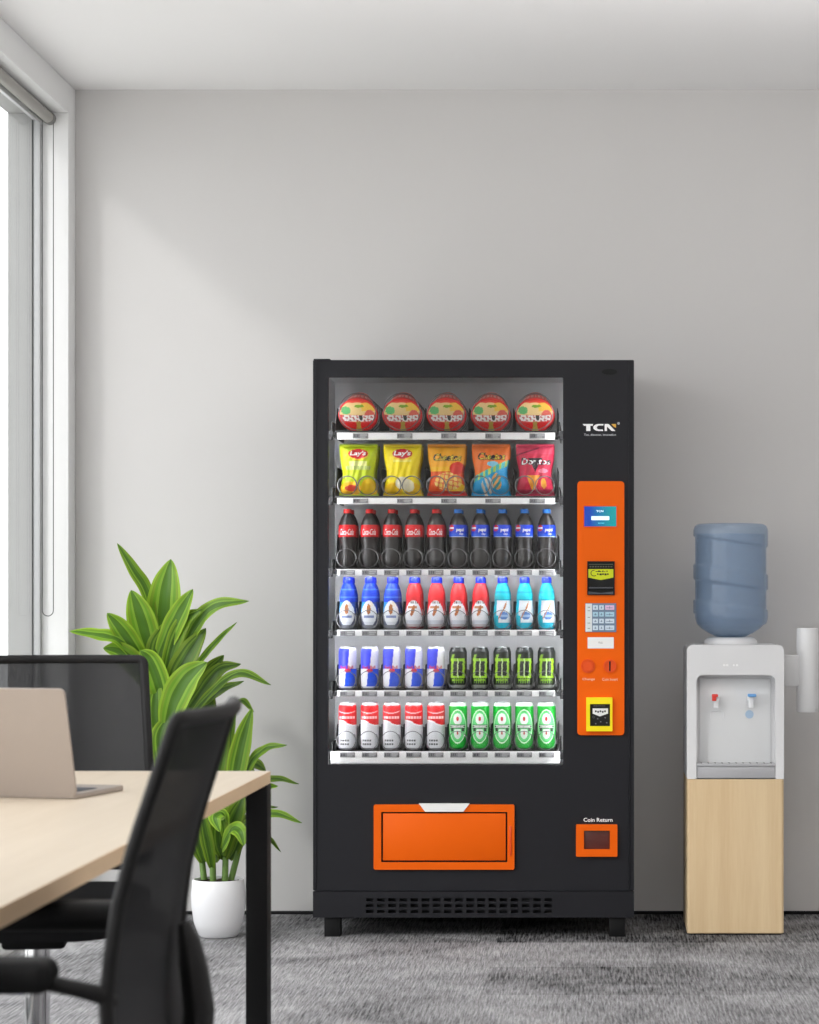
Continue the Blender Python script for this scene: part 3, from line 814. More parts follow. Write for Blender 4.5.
# crisp bags
def bag(label, paint, texts, group='crisp bags on the second shelf', W=.130, Hh=.176, behind=None):
    nx, nz = 52, 66
    random.seed(hash(len(texts)) % 7 + 3)
    def hw(v): return W / 2 * (1 - .16 * math.exp(-((v - .42) / .24) ** 2) + (.03 if v < .06 else 0))
    def th(u, v):
        e = max(0, 1 - abs(u) ** 2.6); q = max(0, min(1, (v - .045) / .2)) * max(0, min(1, (.955 - v) / .2))
        w = .0022 * math.sin(u * 9 + v * 6) * (1 - v * .3) + .0015 * math.sin(u * 16 - v * 13)
        return .0008 + .024 * (e ** .6) * (q ** .55) + w * (q ** .5) * e
    g = G(); v_ = []; f = []; c = []
    for side in (-1, 1):
        for j in range(nz + 1):
            for i in range(nx + 1):
                u = i / nx * 2 - 1; v = j / nz
                zz = v * Hh
                if j in (0, nz): zz += .0012 * (1 if i % 2 else -1)
                v_.append((u * hw(v), side * th(u, v), zz + .0015))
    N = (nx + 1) * (nz + 1)
    for s_ in range(2):
        for j in range(nz):
            for i in range(nx):
                a = s_ * N + j * (nx + 1) + i
                q = (a, a + 1, a + nx + 2, a + nx + 1)
                f.append(q if s_ == 0 else q[::-1]); c.append(lin(paint((i + .5) / nx * 2 - 1, (j + .5) / nz, s_)))
    for j in range(nz):
        for i in (0, nx):
            a = j * (nx + 1) + i; f.append((a, a + nx + 1, a + N + nx + 1, a + N)); c.append(c[j * nx])
    g.add(v_, f, 0, c)
    t = thing('crisp_bag', (0, 0, 0), label, 'crisp bag', group)
    for (body, w, h, u0, v0, m_, sh, bo) in texts:
        def fn(u, t_, u0=u0, v0=v0):
            z = v0 * Hh + t_; x = u0 * W / 2 + u; vv = z / Hh
            return (x, -th(max(-1, min(1, x / hw(vv))), vv) - .0012, z + .0015)
        g.text(body, w, h, fn, m_, None, sh, bo)
    obj('film', g, [paint_mat('crisp bag film', rough=.32, spec=.4, bump=.15), M_ink_w, M_ink_r, M_ink_k, mat('yellow ink', (245, 220, 60), rough=.4)], t)
    return t
E = lambda u, v, cu, cv, a, b_: math.hypot((u - cu) / a, (v - cv) / b_)
def lays(base, dark, lime):
    def f(u, v, s):
        if s: return base
        if v < .03 or v > .97: return dark
        if E(u, v, 0, .80, .56, .115) < 1:
            return (208, 26, 44) if E(u, v, 0, .81, .52, .095) < 1 else (250, 214, 60)
        if lime:
            if E(u, v, -.40, .14, .58, .14) < 1: return (214, 62, 40) if E(u, v, -.36, .15, .36, .06) < 1 else (250, 190, 40)
            if E(u, v, .62, .16, .45, .17) < 1: return (250, 205, 30)
            if .50 < v < .57 and abs(u) < .72: return (206, 222, 130) if int(u * 14 + 30) % 3 else (168, 186, 110)
            if .57 < v < .66 and abs(u) < .5: return (232, 236, 150)
        else:
            if E(u, v, .0, .25, .40, .12) < 1: return (244, 236, 206)
            if E(u, v, .35, .20, .32, .12) < 1: return (250, 240, 200)
            if E(u, v, -.5, .12, .5, .14) < 1 or E(u, v, .6, .1, .45, .15) < 1: return (250, 200, 0)
            if .69 > v > .655 and abs(u) < .5: return (255, 240, 120)
        return base
    return f
def cheeto(u, v, s):
    if s: return (240, 160, 20)
    if v < .09: return (214, 34, 28)
    if E(u, v, .62, .53, .42, .12) < 1: return (222, 52, 30)
    if E(u, v, .1, .28, .8, .17) < 1:
        k = math.sin(u * 14 + v * 30) + math.sin(u * 9 - v * 40)
        return (246, 196, 90) if k > .6 else ((232, 120, 70) if k > -.5 else (250, 214, 120))
    if E(u, v, .55, .14, .5, .12) < 1: return (250, 196, 20)
    if .42 < v < .47: return (232, 90, 24)
    if v < .42: return (238, 90, 30)
    if v < .56: return (248, 190, 30)
    return (246, 172, 24) if v < .92 else (232, 150, 20)
def cheeto2(u, v, s):
    if s: return (240, 122, 44)
    if v < .42 + .16 * u:
        if E(u, v, -.2, .18, .34, .18) < 1: return (214, 208, 190) if math.sin(u * 22 + v * 25) > 0 else (60, 170, 220)
        if E(u, v, .35, .28, .28, .16) < 1: return (230, 170, 90) if math.sin(u * 18 - v * 40) > .1 else (40, 150, 160)
        return (22, 160, 218)
    if v < .54 + .16 * u: return (60, 190, 190) if math.sin(u * 20) > -.3 else (190, 214, 90)
    if E(u, v, .12, .615, .32, .05) < 1: return (130, 200, 224)
    return (244, 124, 48)
def dorito(u, v, s):
    if s: return (196, 36, 70)
    z = (v - .06) / .34
    if 0.0 < z < 1 and abs(u + .10 - .0) < .42 * z and v > .12: return (244, 160, 40)
    if E(u, v, .5, .24, .16, .10) < 1: return (246, 170, 60)
    if .46 < v < .72 and abs(u - .02) < (v - .46) * 1.5: return (44, 26, 34)
    if E(u, v, .5, .48, .3, .045) < 1: return (236, 130, 150)
    if v < .12: return (160, 24, 60)
    if abs(v - (.9 + .12 * u)) < .012 and u < .2: return (110, 40, 60)
    return (206, 40, 74) if v < .8 else (216, 66, 96)
sb = [
    bag('lime green crisp bag at the left end of the second shelf', lays((196, 214, 24), (150, 170, 30), True), [("Lay's", .055, .021, 0, .81, 1, .15, .03)]),
    bag('yellow crisp bag between the lime green and the orange-yellow bags', lays((250, 226, 8), (226, 196, 8), False), [("Lay's", .058, .022, 0, .81, 1, .15, .03)]),
    bag('orange-yellow snack bag with a red bottom edge, middle of the second shelf', cheeto, [('Cheetos', .096, .026, .05, .74, 3, .2, .05), ('Cheetos', .092, .022, .05, .74, 4, .2, .01)]),
    bag('orange snack bag with a blue lower half on the second shelf', cheeto2, [('Cheetos', .094, .026, .05, .76, 3, .2, .05), ('Cheetos', .09, .022, .05, .76, 4, .2, .01)]),
    bag('crimson snack bag with an orange triangle at the right end of the second shelf', dorito, [('Doritos', .10, .025, .05, .66, 3, .05, .05), ('Doritos', .096, .021, .05, .66, 1, .05, .02)])]
names = ['lime green crisp bag', 'yellow crisp bag', 'orange-yellow snack bag', 'orange and blue snack bag', 'crimson snack bag']
for i, t in enumerate(sb):
    l = slot_locs([i], 1, yFront + .006, slot5)[0]; t.location = l
    dup(t, (l[0], l[1] + .085, l[2]), 'second %s, standing right behind the first one' % names[i])

# instant noodle buckets, lids leaning forward
t = thing('noodle_bucket', (0, 0, 0), 'x', 'noodle bucket', 'red noodle buckets on the top shelf')
tilt = math.radians(37); RL = .0655
def lidpaint(x, y):
    r = math.hypot(x, y)
    if r > .96: return (206, 24, 28)
    if y < -.32 - .05 * math.cos(x * 3):
        if abs(x - .0) < .09 + (-.32 - y) * .10: return (206, 170, 70)
        if y > -.42: return (238, 70, 70)
        return (232, 14, 18)
    if -.34 < y < .06:
        k = math.sin(x * 34) + math.sin(x * 19 + y * 24) + .7 * math.cos(y * 40)
        if abs(x) < .80 and -.33 < y < .04:
            if E(x, y, .14, -.02, .10, .26) < 1: return (70, 70, 64)
            return (250, 244, 240) if k > -.6 else (214, 120, 120)
        return (228, 60, 66)
    if E(x, y, -.62, .34, .24, .24) < 1: return (110, 196, 120)
    if E(x, y, .08, .60, .24, .09) < 1: return (128, 172, 40)
    if E(x, y, .60, .06, .26, .30) < 1: return (236, 110, 96)
    if y > .80: return (230, 70, 50)
    if x > .2 and y > .3: return (250, 206, 80)
    return (246, 214, 150)
g = G(); v_ = []; f = []; c = []
nr, na = 22, 72
def T(x, y, d):  # lid plane x,y; d = distance behind the lid
    return (x, d * math.cos(tilt) - y * math.sin(tilt) * -1 * -1, y * math.cos(tilt) + d * math.sin(tilt) + RL * math.cos(tilt))
def T(x, y, d):
    # lid normal n = (0,-cos t,-sin t); up in lid = (0,-sin t, cos t)
    return (x, -y * math.sin(tilt) + d * math.cos(tilt), y * math.cos(tilt) + d * math.sin(tilt) + RL * math.cos(tilt))
for j in range(nr + 1):
    for i in range(na):
        a = 2 * PI * i / na; r = RL * j / nr
        v_.append(T(r * math.sin(a), r * math.cos(a), -.0015 * (1 - (j / nr) ** 2)))
for j in range(nr):
    for i in range(na):
        a = 2 * PI * (i + .5) / na; rr = (j + .5) / nr
        f.append((j * na + i, j * na + (i + 1) % na, (j + 1) * na + (i + 1) % na, (j + 1) * na + i)); c.append(lin(lidpaint(rr * math.sin(a), rr * math.cos(a))))
g.add(v_, f, 0, c); 
obj('lid', g, M_print, t)
g = G(); v_ = []; f = []; c = []
prof = [(RL, 0), (RL + .002, .001), (RL + .002, .004), (RL - .001, .005)] + [(RL - .001 - (.024) * k / 10, .005 + .080 * k / 10) for k in range(1, 11)]
for r, d in prof:
    for i in range(na):
        a = 2 * PI * i / na; v_.append(T(r * math.sin(a), r * math.cos(a), d))
for j in range(len(prof) - 1):
    for i in range(na):
        f.append((j * na + i, j * na + (i + 1) % na, (j + 1) * na + (i + 1) % na, (j + 1) * na + i))
        a = 2 * PI * (i + .5) / na
        if a > PI: a -= 2 * PI
        cc = (232, 48, 42)
        if 6 <= j <= 8 and abs(a) < .75: cc = (244, 196, 180) if int(a * 22 + 40) % 3 else (222, 70, 60)
        elif j > 9 or (j > 3 and j < 5): cc = (226, 96, 72)
        c.append(lin(cc))
f.append(tuple((len(prof) - 1) * na + i for i in range(na))); c.append(lin((200, 30, 30)))
g.add(v_, f, 0, c)
obj('bucket', g, M_print, t)
place(t, slot_locs(range(5), 0, yFront - .01, slot5), ['%s red noodle bucket from the left on the top shelf' % ORD[i] for i in range(5)])

# ------------------------------------------------------------------ water dispenser
D1 = 7.74; YW = Y(D1)
wx = lambda p: X(p, D1); wz = lambda p: Z(p, D1)
WX0, WX1 = wx(687), wx(784)
WD = thing('water_dispenser', ((WX0 + WX1) / 2, YW + .16, 0), 'white water dispenser on a pale wood cabinet right of the vending machine', 'water dispenser')
zs_, zt_ = wz(779), wz(645)
M_disp = mat('dispenser white plastic', (226, 226, 227), rough=.38)
M_dispi = mat('recess white plastic', (222, 223, 224), rough=.45)
g = G()
g.frame(rloop(WX0, WX1, zs_, zt_, (.002, .002, .02, .02)), rloop(wx(696.5), wx(775.5), zs_ + .0, wz(675), (.0019, .0019, .022, .022)), YW, YW + .055)
g.prism(rloop(WX0, WX1, zs_, zt_, (.002, .002, .02, .02)), YW + .052, YW + .33)
g.prism(rloop(WX0 + .004, WX1 - .004, zs_ + .004, zt_ - .004, (.002, .002, .018, .018)), YW - .0, YW + .002) if False else None
o = obj('body', g, M_disp, WD)
bv = o.modifiers.new('edge', 'BEVEL'); bv.width = .005; bv.segments = 3; bv.limit_method = 'ANGLE'; bv.angle_limit = math.radians(50)
obj('recess_panel', G().box(wx(700), wx(772), YW + .046, YW + .0535, wz(765), wz(679), .003), M_dispi, WD)
g = G(); n_ = 14
for i in range(n_):
    pass
g.box(wx(696.8), wx(775.2), YW + .004, YW + .051, zs_ + .001, wz(766.5), .003); g.box(wx(696.8), wx(775.2), YW + .001, YW + .0515, wz(766.5), wz(763.6), .002)
for i in range(11):
    xx = wx(701 + i * 7); g.box(xx, xx + .004, YW + .010, YW + .044, wz(763.6), wz(763.6) + .001, 0, m=1)
obj('drip_tray', g, [mat('grey tray plastic', (178, 178, 181), rough=.45), M_gap_shade], WD)
M_base = wood_mat('pale oak laminate', (214, 184, 142), (228, 203, 163), 'Z', .5, 5)
g = G().prism(rloop(WX0 + .0, WX1 - .0, YW + .0, YW + .33, .012), .004, zs_, axis='z')
o = obj('cabinet', g, M_base, WD); bv = o.modifiers.new('edge', 'BEVEL'); bv.width = .004; bv.segments = 3; bv.limit_method = 'ANGLE'; bv.angle_limit = math.radians(60)
obj('foot_plate', G().box(WX0 + .012, WX1 - .012, YW + .012, YW + .32, 0, .006, .001), M_black2, WD)
M_redtap = mat('red tap lever', (224, 62, 52), rough=.4); M_bluetap = mat('blue tap lever', (108, 165, 222), rough=.4)
M_clear = mat('pale tap plastic', (240, 241, 243), rough=.25)
for pxc, mm, nm in ((716.5, M_redtap, 'red'), (751.5, M_bluetap, 'blue')):
    xx = wx(pxc); zz = wz(700)
    g = G().cyl((xx, YW + .047, zz), (xx, YW + .02, zz), .011, 20).tube([(xx, YW + .022, zz + .008), (xx, YW + .022, zz - .026)], [.010, .0085], 20)
    g.box(xx - .013, xx + .013, YW + .025, YW + .047, zz - .004, zz + .012, .003)
    tp = obj('tap', g, M_clear, WD)
    g = G().box(xx - .015, xx + .006, YW + .002, YW + .032, zz + .010, zz + .019, .003).box(xx - .015, xx - .0, YW + .0, YW + .01, zz - .004, zz + .018, .003)
    if nm == 'blue': g = G().box(xx - .012, xx + .017, YW + .002, YW + .032, zz + .010, zz + .020, .003)
    obj('lever', g, mm, tp, label='%s tap lever' % nm)
    g = G(); xz = wz(715)
    if nm == 'red':
        g.tube([(xx - .018, YW + .0455, xz - .014), (xx - .018, YW + .0455, xz + .006), (xx - .012, YW + .0455, xz + .012), (xx + .02, YW + .0455, xz + .012), (xx + .026, YW + .0455, xz + .006), (xx + .026, YW + .0455, xz - .014)], .0014, 6)
        obj('hot_mark', g, M_clear, WD)
    else:
        g.prism([(xx - .004 + .014 * math.cos(2 * PI * i / 24), xz + .014 * math.sin(2 * PI * i / 24)) for i in range(24)], YW + .0445, YW + .0465)
        obj('cold_mark', g, mat('pale blue mark', (176, 200, 224), rough=.5), WD, label='pale blue disc')
g = G()
for i, w in enumerate((3, 3, 2, 2.5)): g.box(wx(723 + i * 3 + (4 if i > 1 else 0)), wx(723 + i * 3 + w * .8 + (4 if i > 1 else 0)), YW - .001, YW + .001, wz(666.2), wz(664.2), 0)
obj('maker_mark', g, M_ink_w, WD)
# collar
bxc, byc = wx(730.7) * 7.9 / D1, YW + .165
g = G().lathe([(.090, zt_ - .002), (.092, zt_ + .003), (.090, zt_ + .012), (.080, zt_ + .022), (.066, zt_ + .024), (.050, zt_ + .012), (.046, zt_ - .004)], 48, bxc, byc, 0, cap=False)
obj('bottle_collar', g, M_disp, WD)
# cup tube
g = G(); cxx, cyy = X(807, 7.86), YW + .10; ct, cb_ = Z(628, 7.84), Z(712, 7.84)
g.lathe([(.030, cb_ + .002), (.035, cb_), (.0375, cb_ + .004), (.0375, ct - .006), (.036, ct - .001), (.033, ct), (0, ct)], 40, cxx, cyy, 0)
cu = obj('cup_dispenser', g, M_disp, WD, label='white cup tube on the side bracket')
obj('bracket', G().box(WX1 - .002, cxx - .02, cyy - .02, cyy + .02, Z(686, 7.86), Z(655, 7.86), .004), mat('grey bracket plastic', (205, 205, 206), rough=.5), cu)
# bottle
zb = zt_ + .0245
bm_ = semi_mat('blue water bottle plastic', (160, 180, 204), (.84, .89, .95), .62, .14, .8)
t = thing('water_bottle', (bxc, byc, zb), 'large upturned translucent blue water bottle on top of the water dispenser', 'bottle')
HB = Z(524, 7.9) - zb; R0 = .1255
prof = [(.024, -.02), (.025, -.006), (.040, .0), (.075, .012), (.100, .028), (.117, .045), (R0 - .003, .066), (R0 - .003, HB - .022), (R0 - .008, HB - .007), (R0 - .02, HB), (0, HB)]
def bandz(z, a):
    return z + .018 * math.sin(a)      # bands run down to the right
def rf(r, a, z):
    q = bandz(z, a); k = 0
    for lo, hi in ((.060, .112), (.178, .234), (.325, .50)):
        k = max(k, min(1, max(0, (q - lo) / .003)) * min(1, max(0, (hi - q) / .003)))
    return r + .006 * k if r > .1 else r
g = G().lathe([(r, z + zb) for r, z in prof], 96, bxc, byc, 0, sub=120, rfun=lambda r, a, z: rf(r, a, z - zb), cap=False)
obj('shell', g, bm_, t)
wm = semi_mat('water', (150, 173, 200), (.86, .91, .96), .78, .05, .5)
g = G().lathe([(.022, zb - .018), (.074, zb + .014), (.114, zb + .048), (.118, zb + .07), (.118, zb + HB * .91), (0, zb + HB * .91)], 48, bxc, byc, 0)
obj('water', g, wm, t)

# ------------------------------------------------------------------ desk
TX1 = -.745; TX0 = -1.80; TY1 = Y(5.24); TY0 = Y(1.9); TZ = .74
DK = thing('meeting_table', ((TX0 + TX1) / 2, (TY0 + TY1) / 2, 0), 'pale wooden office table with square black legs beside the window', 'table')
M_top = wood_mat('light birch table top', (210, 195, 174), (222, 208, 188), 'Y', .42, 2.5)
M_tedge = wood_mat('birch edge band', (216, 184, 146), (226, 196, 160), 'Y', .5, 4)
obj('table_top', G().box(TX0, TX1, TY0, TY1, TZ - .028, TZ, .0015), M_top, DK)
g = G(); r_ = .0008
g.box(TX1 - .001, TX1 + .0012, TY0, TY1, TZ - .0275, TZ - .0006); g.box(TX0, TX1, TY0 - .001, TY0 + .001, TZ - .0275, TZ - .0006); g.box(TX0 - .0012, TX0 + .001, TY0, TY1, TZ - .0275, TZ - .0006); g.box(TX0, TX1, TY1 - .001, TY1 + .001, TZ - .0275, TZ - .0006)
obj('edge_band', g, M_tedge, DK)
for lx in (TX0 + .001, TX1 - .046):
    for ly in (TY0 + .001, TY1 - .061):
        g = G().box(lx, lx + .049, ly, ly + .06, 0.008, TZ - .028, .003).box(lx + .008, lx + .041, ly + .012, ly + .048, 0, .009, .001)
        obj('leg', g, M_black2, DK)
g = G()
for lx in (TX0 + .14, TX1 - .17): g.box(lx, lx + .03, TY0 + .03, TY1 - .03, TZ - .053, TZ - .029, .002)
for ly in (TY0 + .015, TY1 - .045): g.box(TX0 + .04, TX1 - .04, ly, ly + .03, TZ - .053, TZ - .029, .002)
obj('under_frame', g, M_black2, DK)
phi = -.007; dx_, dy_ = (TX1 - TX0) / 2, (TY1 - TY0) / 2      # the table stands very slightly askew
DK.rotation_euler = (0, 0, phi)
DK.location.x += dx_ - (dx_ * math.cos(phi) - dy_ * math.sin(phi)); DK.location.y += dy_ - (dx_ * math.sin(phi) + dy_ * math.cos(phi))

# ------------------------------------------------------------------ laptop
LD = 4.50; th = math.radians(14)
u = Vector((math.sin(th), math.cos(th), 0)); w = Vector((math.cos(th), -math.sin(th), 0))
org = Vector((X(77, LD), Y(LD), TZ + .002))     # right rear corner (hinge side)
LW, LDp, LH = .31, .215, .219
cen = org - w * LW / 2 + u * LDp / 2
t = thing('laptop', (cen.x, cen.y, TZ), 'open warm grey laptop seen from behind on the table', 'laptop')
def obx(g, o_, ax, ay, az, sx_, sy_, sz_, b=.002, m=0, rr=.012):
    loop = rloop(0, sx_, 0, sy_, rr)
    N = len(loop); v = []
    for d, s_ in ((0, .0012), (sz_ * .3, 0), (sz_ * .7, 0), (sz_, .0012)):
        for a, c2 in loop:
            cxm, cym = sx_ / 2, sy_ / 2
            a2 = cxm + (a - cxm) * (1 - s_ / cxm); c3 = cym + (c2 - cym) * (1 - s_ / cym)
            v.append(o_ + ax * a2 + ay * c3 + az * d)
    f = [tuple(range(N))[::-1], tuple(3 * N + i for i in range(N))]
    for k in range(3):
        for i in range(N): f.append((k * N + i, k * N + (i + 1) % N, (k + 1) * N + (i + 1) % N, (k + 1) * N + i))
    g.add(v, f, m)
M_lap = mat('warm grey aluminium', (168, 157, 149), rough=.38, metal=.25)
up = Vector((0, 0, 1))
g = G(); obx(g, org - w * LW - up * .001, w, u, up, LW, LDp, .010); obj('base', g, M_lap, t)
g = G(); obx(g, org - w * (LW - .02) + u * .02 + up * .0091, w, u, up, LW - .04, .11, .0012, rr=.004)
obj('keyboard', g, mat('dark keyboard', (40, 46, 58), rough=.5), t)
g = G(); obx(g, org - w * (LW * .65) + u * .14 + up * .0091, w, u, up, LW * .3, .065, .0006, rr=.004); obj('touchpad', g, mat('grey touchpad', (150, 142, 135), rough=.4), t)
lean = math.radians(14)
lu = (up * math.cos(lean) - u * math.sin(lean)); ln = (u * math.cos(lean) + up * math.sin(lean))
lo = org - w * LW + up * .0035 - u * .001
g = G(); obx(g, lo, w, lu, ln, LW, LH, .006); ld = obj('lid', g, M_lap, t)
g = G(); obx(g, lo + w * .006 + lu * .01 + ln * .0061, w, lu, ln, LW - .012, LH - .018, .0006, rr=.006); obj('display', g, mat('dark display', (14, 15, 18), rough=.12), ld)
obj('hinge', G().cyl(org - w * (LW - .03) + up * .0085 + u * .008, org - w * .03 + up * .0085 + u * .008, .0045, 14), M_lap, t)

# ------------------------------------------------------------------ office chairs (front towards local -x)
M_net = semi_mat('black chair mesh', (46, 46, 48), (1, 1, 1), .06, .85, .12)
_n = M_net.node_tree; _mx = [q for q in _n.nodes if q.type == 'MIX_SHADER'][0]
_lw = _n.nodes.new('ShaderNodeLayerWeight'); _lw.inputs['Blend'].default_value = .5
_mr = _n.nodes.new('ShaderNodeMapRange'); _mr.inputs['To Min'].default_value = .06; _mr.inputs['To Max'].default_value = 0.0   # an open weave closes up when seen at a slant
_n.links.new(_lw.outputs['Facing'], _mr.inputs['Value']); _n.links.new(_mr.outputs[0], _mx.inputs[0])
M_cfr = mat('chair frame plastic', (26, 25, 26), rough=.55, spec=.25, bump=.05, bscale=400)
M_seat = mat('black seat fabric', (26, 26, 28), rough=.9, spec=.2, bump=.3, bscale=600)
CZ = [(.996, .359), (.97, .352), (.90, .331), (.835, .311), (.765, .294), (.70, .286), (.63, .281), (.57, .287), (.52, .296), (.475, .300)]
def cbx(z):
    for (za, xa), (zb_, xb) in zip(CZ, CZ[1:]):
        if z >= zb_: k = (z - zb_) / (za - zb_); return xb + (xa - xb) * k
    return CZ[-1][1]
def bpnt(y, z, hw_=.24):
    y *= 1 + .10 * max(0, min(1, (.97 - z) / .32))
    return Vector((cbx(z) + .035 * (1 - (y / hw_) ** 2), y, z))
def chair(loc, label, rz):
    t = thing('office_chair', loc, label, 'office chair', None, 0)
    L = Vector(loc)
    def ob(name, g, m, par=t, **k):
        g.v = [tuple(Vector(p) + L) for p in g.v]; return obj(name, g, m, par, **k)
    zt, zb_ = .985, .49
    loop = []
    for (y, z) in rloop(-.217, .217, zb_, zt, (.06, .06, .014, .014), 6):
        loop.append((y, z))
    path = []
    for i, (y, z) in enumerate(loop):
        y2, z2 = loop[(i + 1) % len(loop)]
        d = math.hypot(y2 - y, z2 - z); k = max(1, int(d / .03))
        for j in range(k): path.append(bpnt(y + (y2 - y) * j / k, z + (z2 - z) * j / k))
    fr = ob('backrest_frame', G().tube(path, .0095, 10, True, flat=1.15), M_cfr)
    g = G(); v = []; f = []; c = []; nx, nz = 24, 40
    for off in (-.003, .003):
        for j in range(nz + 1):
            for i in range(nx + 1):
                y = -.217 + .434 * i / nx; z = zb_ + (zt - zb_) * j / nz
                p = bpnt(y, z); v.append((p.x + off, p.y * (1 - .0 * off), p.z))
    N = (nx + 1) * (nz + 1)
    for s_ in range(1):
        for j in range(nz):
            for i in range(nx):
                a = s_ * N + j * (nx + 1) + i; f.append((a, a + 1, a + nx + 2, a + nx + 1))
    g.add(v[:N], f)
    ob('backrest_mesh', g, M_net, label='see-through black mesh')
    # wide side bands of the back
    g = G()
    # spine bracket behind the back and under the seat
    sp = [(.334, 0, .705), (.341, 0, .68), (.348, 0, .64), (.354, 0, .59), (.348, 0, .52), (.330, 0, .45), (.27, 0, .395), (.15, 0, .375), (.06, 0, .37)]
    g = G().tube(sp, [.008, .015, .019, .021, .022, .024, .026, .024, .024], 12, flat=1.5)
    ob('back_support', g, M_cfr)
    g = G(); v = []; f = []
    # seat cushion: superellipse pad
    nr, na = 10, 48
    def sp_(a, k):
        ca, sa = math.cos(a), math.sin(a); e_ = .45
        return (.015 + .245 * k * abs(ca) ** e_ * (1 if ca > 0 else -1), .25 * k * abs(sa) ** e_ * (1 if sa > 0 else -1))
    rings = [(0.001, .462), (.4, .462), (.75, .465), (.92, .462), (.98, .452), (1.0, .435), (1.0, .42), (.97, .402), (.9, .396), (.001, .396)]
    for k, z in rings:
        for i in range(na):
            x, y = sp_(2 * PI * i / na, k)
            zz = z - (.03 * max(0, (-x - .15) / .1) ** 2 if x < -.15 else 0)
            v.append((x, y, zz))
    for j in range(len(rings) - 1):
        for i in range(na): f.append((j * na + i, j * na + (i + 1) % na, (j + 1) * na + (i + 1) % na, (j + 1) * na + i))
    g.add(v, f); ob('seat', g, M_seat)
    ob('tilt_mechanism', G().box(-.10, .12, -.07, .07, .352, .397, .01).tube([(.0, .06, .372), (.0, .2, .372), (0, .23, .365)], .006, 8), M_black2)
    # arms
    for s_ in (-1, 1):
        yy = s_ * .262
        g = G().tube([(.285, s_ * .226, .640), (.275, s_ * .245, .652), (.250, yy, .662), (.222, yy, .668), (.17, yy, .674)], [.011, .011, .010, .010, .012], 10)
        ob('armrest', g, M_cfr)
        g = G().box(-.09, .226, yy - .035, yy + .035, .658, .699, .018, 4); ob('arm_pad', g, M_black2)
    ob('gas_lift', G().lathe([(.028, .10), (.028, .25), (.0275, .352)], 24), M_chrome, label='chrome gas lift')
    g = G().lathe([(.035, .075), (.042, .085), (.040, .125), (.030, .135)], 24)
    for k in range(5):
        a = 2 * PI * k / 5 + .3
        g.tube([(.03 * math.cos(a), .03 * math.sin(a), .105), (.16 * math.cos(a), .16 * math.sin(a), .092), (.31 * math.cos(a), .31 * math.sin(a), .07)], [.024, .020, .015], 10, flat=1.2)
    ob('star_base', g, M_chrome, label='chrome five-armed base')
    for k in range(5):
        a = 2 * PI * k / 5 + .3; cx_, cy_ = .31 * math.cos(a), .31 * math.sin(a)
        tx, ty = -math.sin(a), math.cos(a)
        g = G()
        for s_ in (-1, 1): g.cyl((cx_ + s_ * .008 * tx, cy_ + s_ * .008 * ty, .028), (cx_ + s_ * .024 * tx, cy_ + s_ * .024 * ty, .028), .028, 22)
        g.cyl((cx_, cy_, .03), (cx_, cy_, .066), .007, 12); g.cyl((cx_ - .02 * tx, cy_ - .02 * ty, .034), (cx_ + .02 * tx, cy_ + .02 * ty, .034), .012, 12)
        ob('caster', g, M_black2)
    t.rotation_euler = (0, 0, rz)
    return t
chair((-.88, Y(3.04), 0), 'black mesh office chair in front of the plant, on the right side of the table', 0)
chair((-1.266, Y(5.205), 0), 'black mesh office chair at the far end of the table, behind the laptop', math.radians(98))

# ------------------------------------------------------------------ potted plant
DPt = 7.71; pxx, pyy = X(218.5, DPt), Y(DPt)
PL = thing('potted_plant', (pxx, pyy, 0), 'leafy green striped houseplant in a round white pot left of the vending machine', 'plant')
hp = Z(879, 7.70)
g = G().lathe([(0, .0), (.058, .0), (.066, .006), (.082, .05), (.090, .105), (.091, .14), (.086, hp - .002), (.0845, hp), (.081, hp - .001), (.080, hp - .02), (.0, hp - .02)], 56, pxx, pyy, 0, cap=False)
obj('pot', g, mat('white ceramic', (236, 236, 238), rough=.4), PL)
g = G(); random.seed(5)
v = []; f = []; nr, na = 10, 40
for j in range(nr + 1):
    for i in range(na):
        a = 2 * PI * i / na; r = .081 * j / nr
        v.append((pxx + r * math.cos(a), pyy + r * math.sin(a), hp - .012 + random.uniform(-.004, .005)))
for j in range(nr):
    for i in range(na): f.append((j * na + i, j * na + (i + 1) % na, (j + 1) * na + (i + 1) % na, (j + 1) * na + i))
g.add(v, f); obj('soil', g, mat('dark soil', (58, 44, 34), rough=1, noise=.6, nscale=120), PL)
# material for leaves
lm, n, b = nt('leaf'); a_ = n.nodes.new('ShaderNodeVertexColor'); a_.layer_name = 'print'
n.links.new(a_.outputs['Color'], b.inputs['Base Color']); b.inputs['Roughness'].default_value = .42; b.inputs['Specular IOR Level'].default_value = .35
tl = n.nodes.new('ShaderNodeBsdfTranslucent'); n.links.new(a_.outputs['Color'], tl.inputs[0])
mx = n.nodes.new('ShaderNodeMixShader'); mx.inputs[0].default_value = .3
o_ = [q for q in n.nodes if q.type == 'OUTPUT_MATERIAL'][0]
n.links.new(b.outputs[0], mx.inputs[1]); n.links.new(tl.outputs[0], mx.inputs[2]); n.links.new(mx.outputs[0], o_.inputs[0])
M_leaf = lm
def bez(p0, p1, p2, p3, t):
    s = 1 - t; return p0 * s ** 3 + p1 * 3 * s * s * t + p2 * 3 * s * t * t + p3 * t ** 3
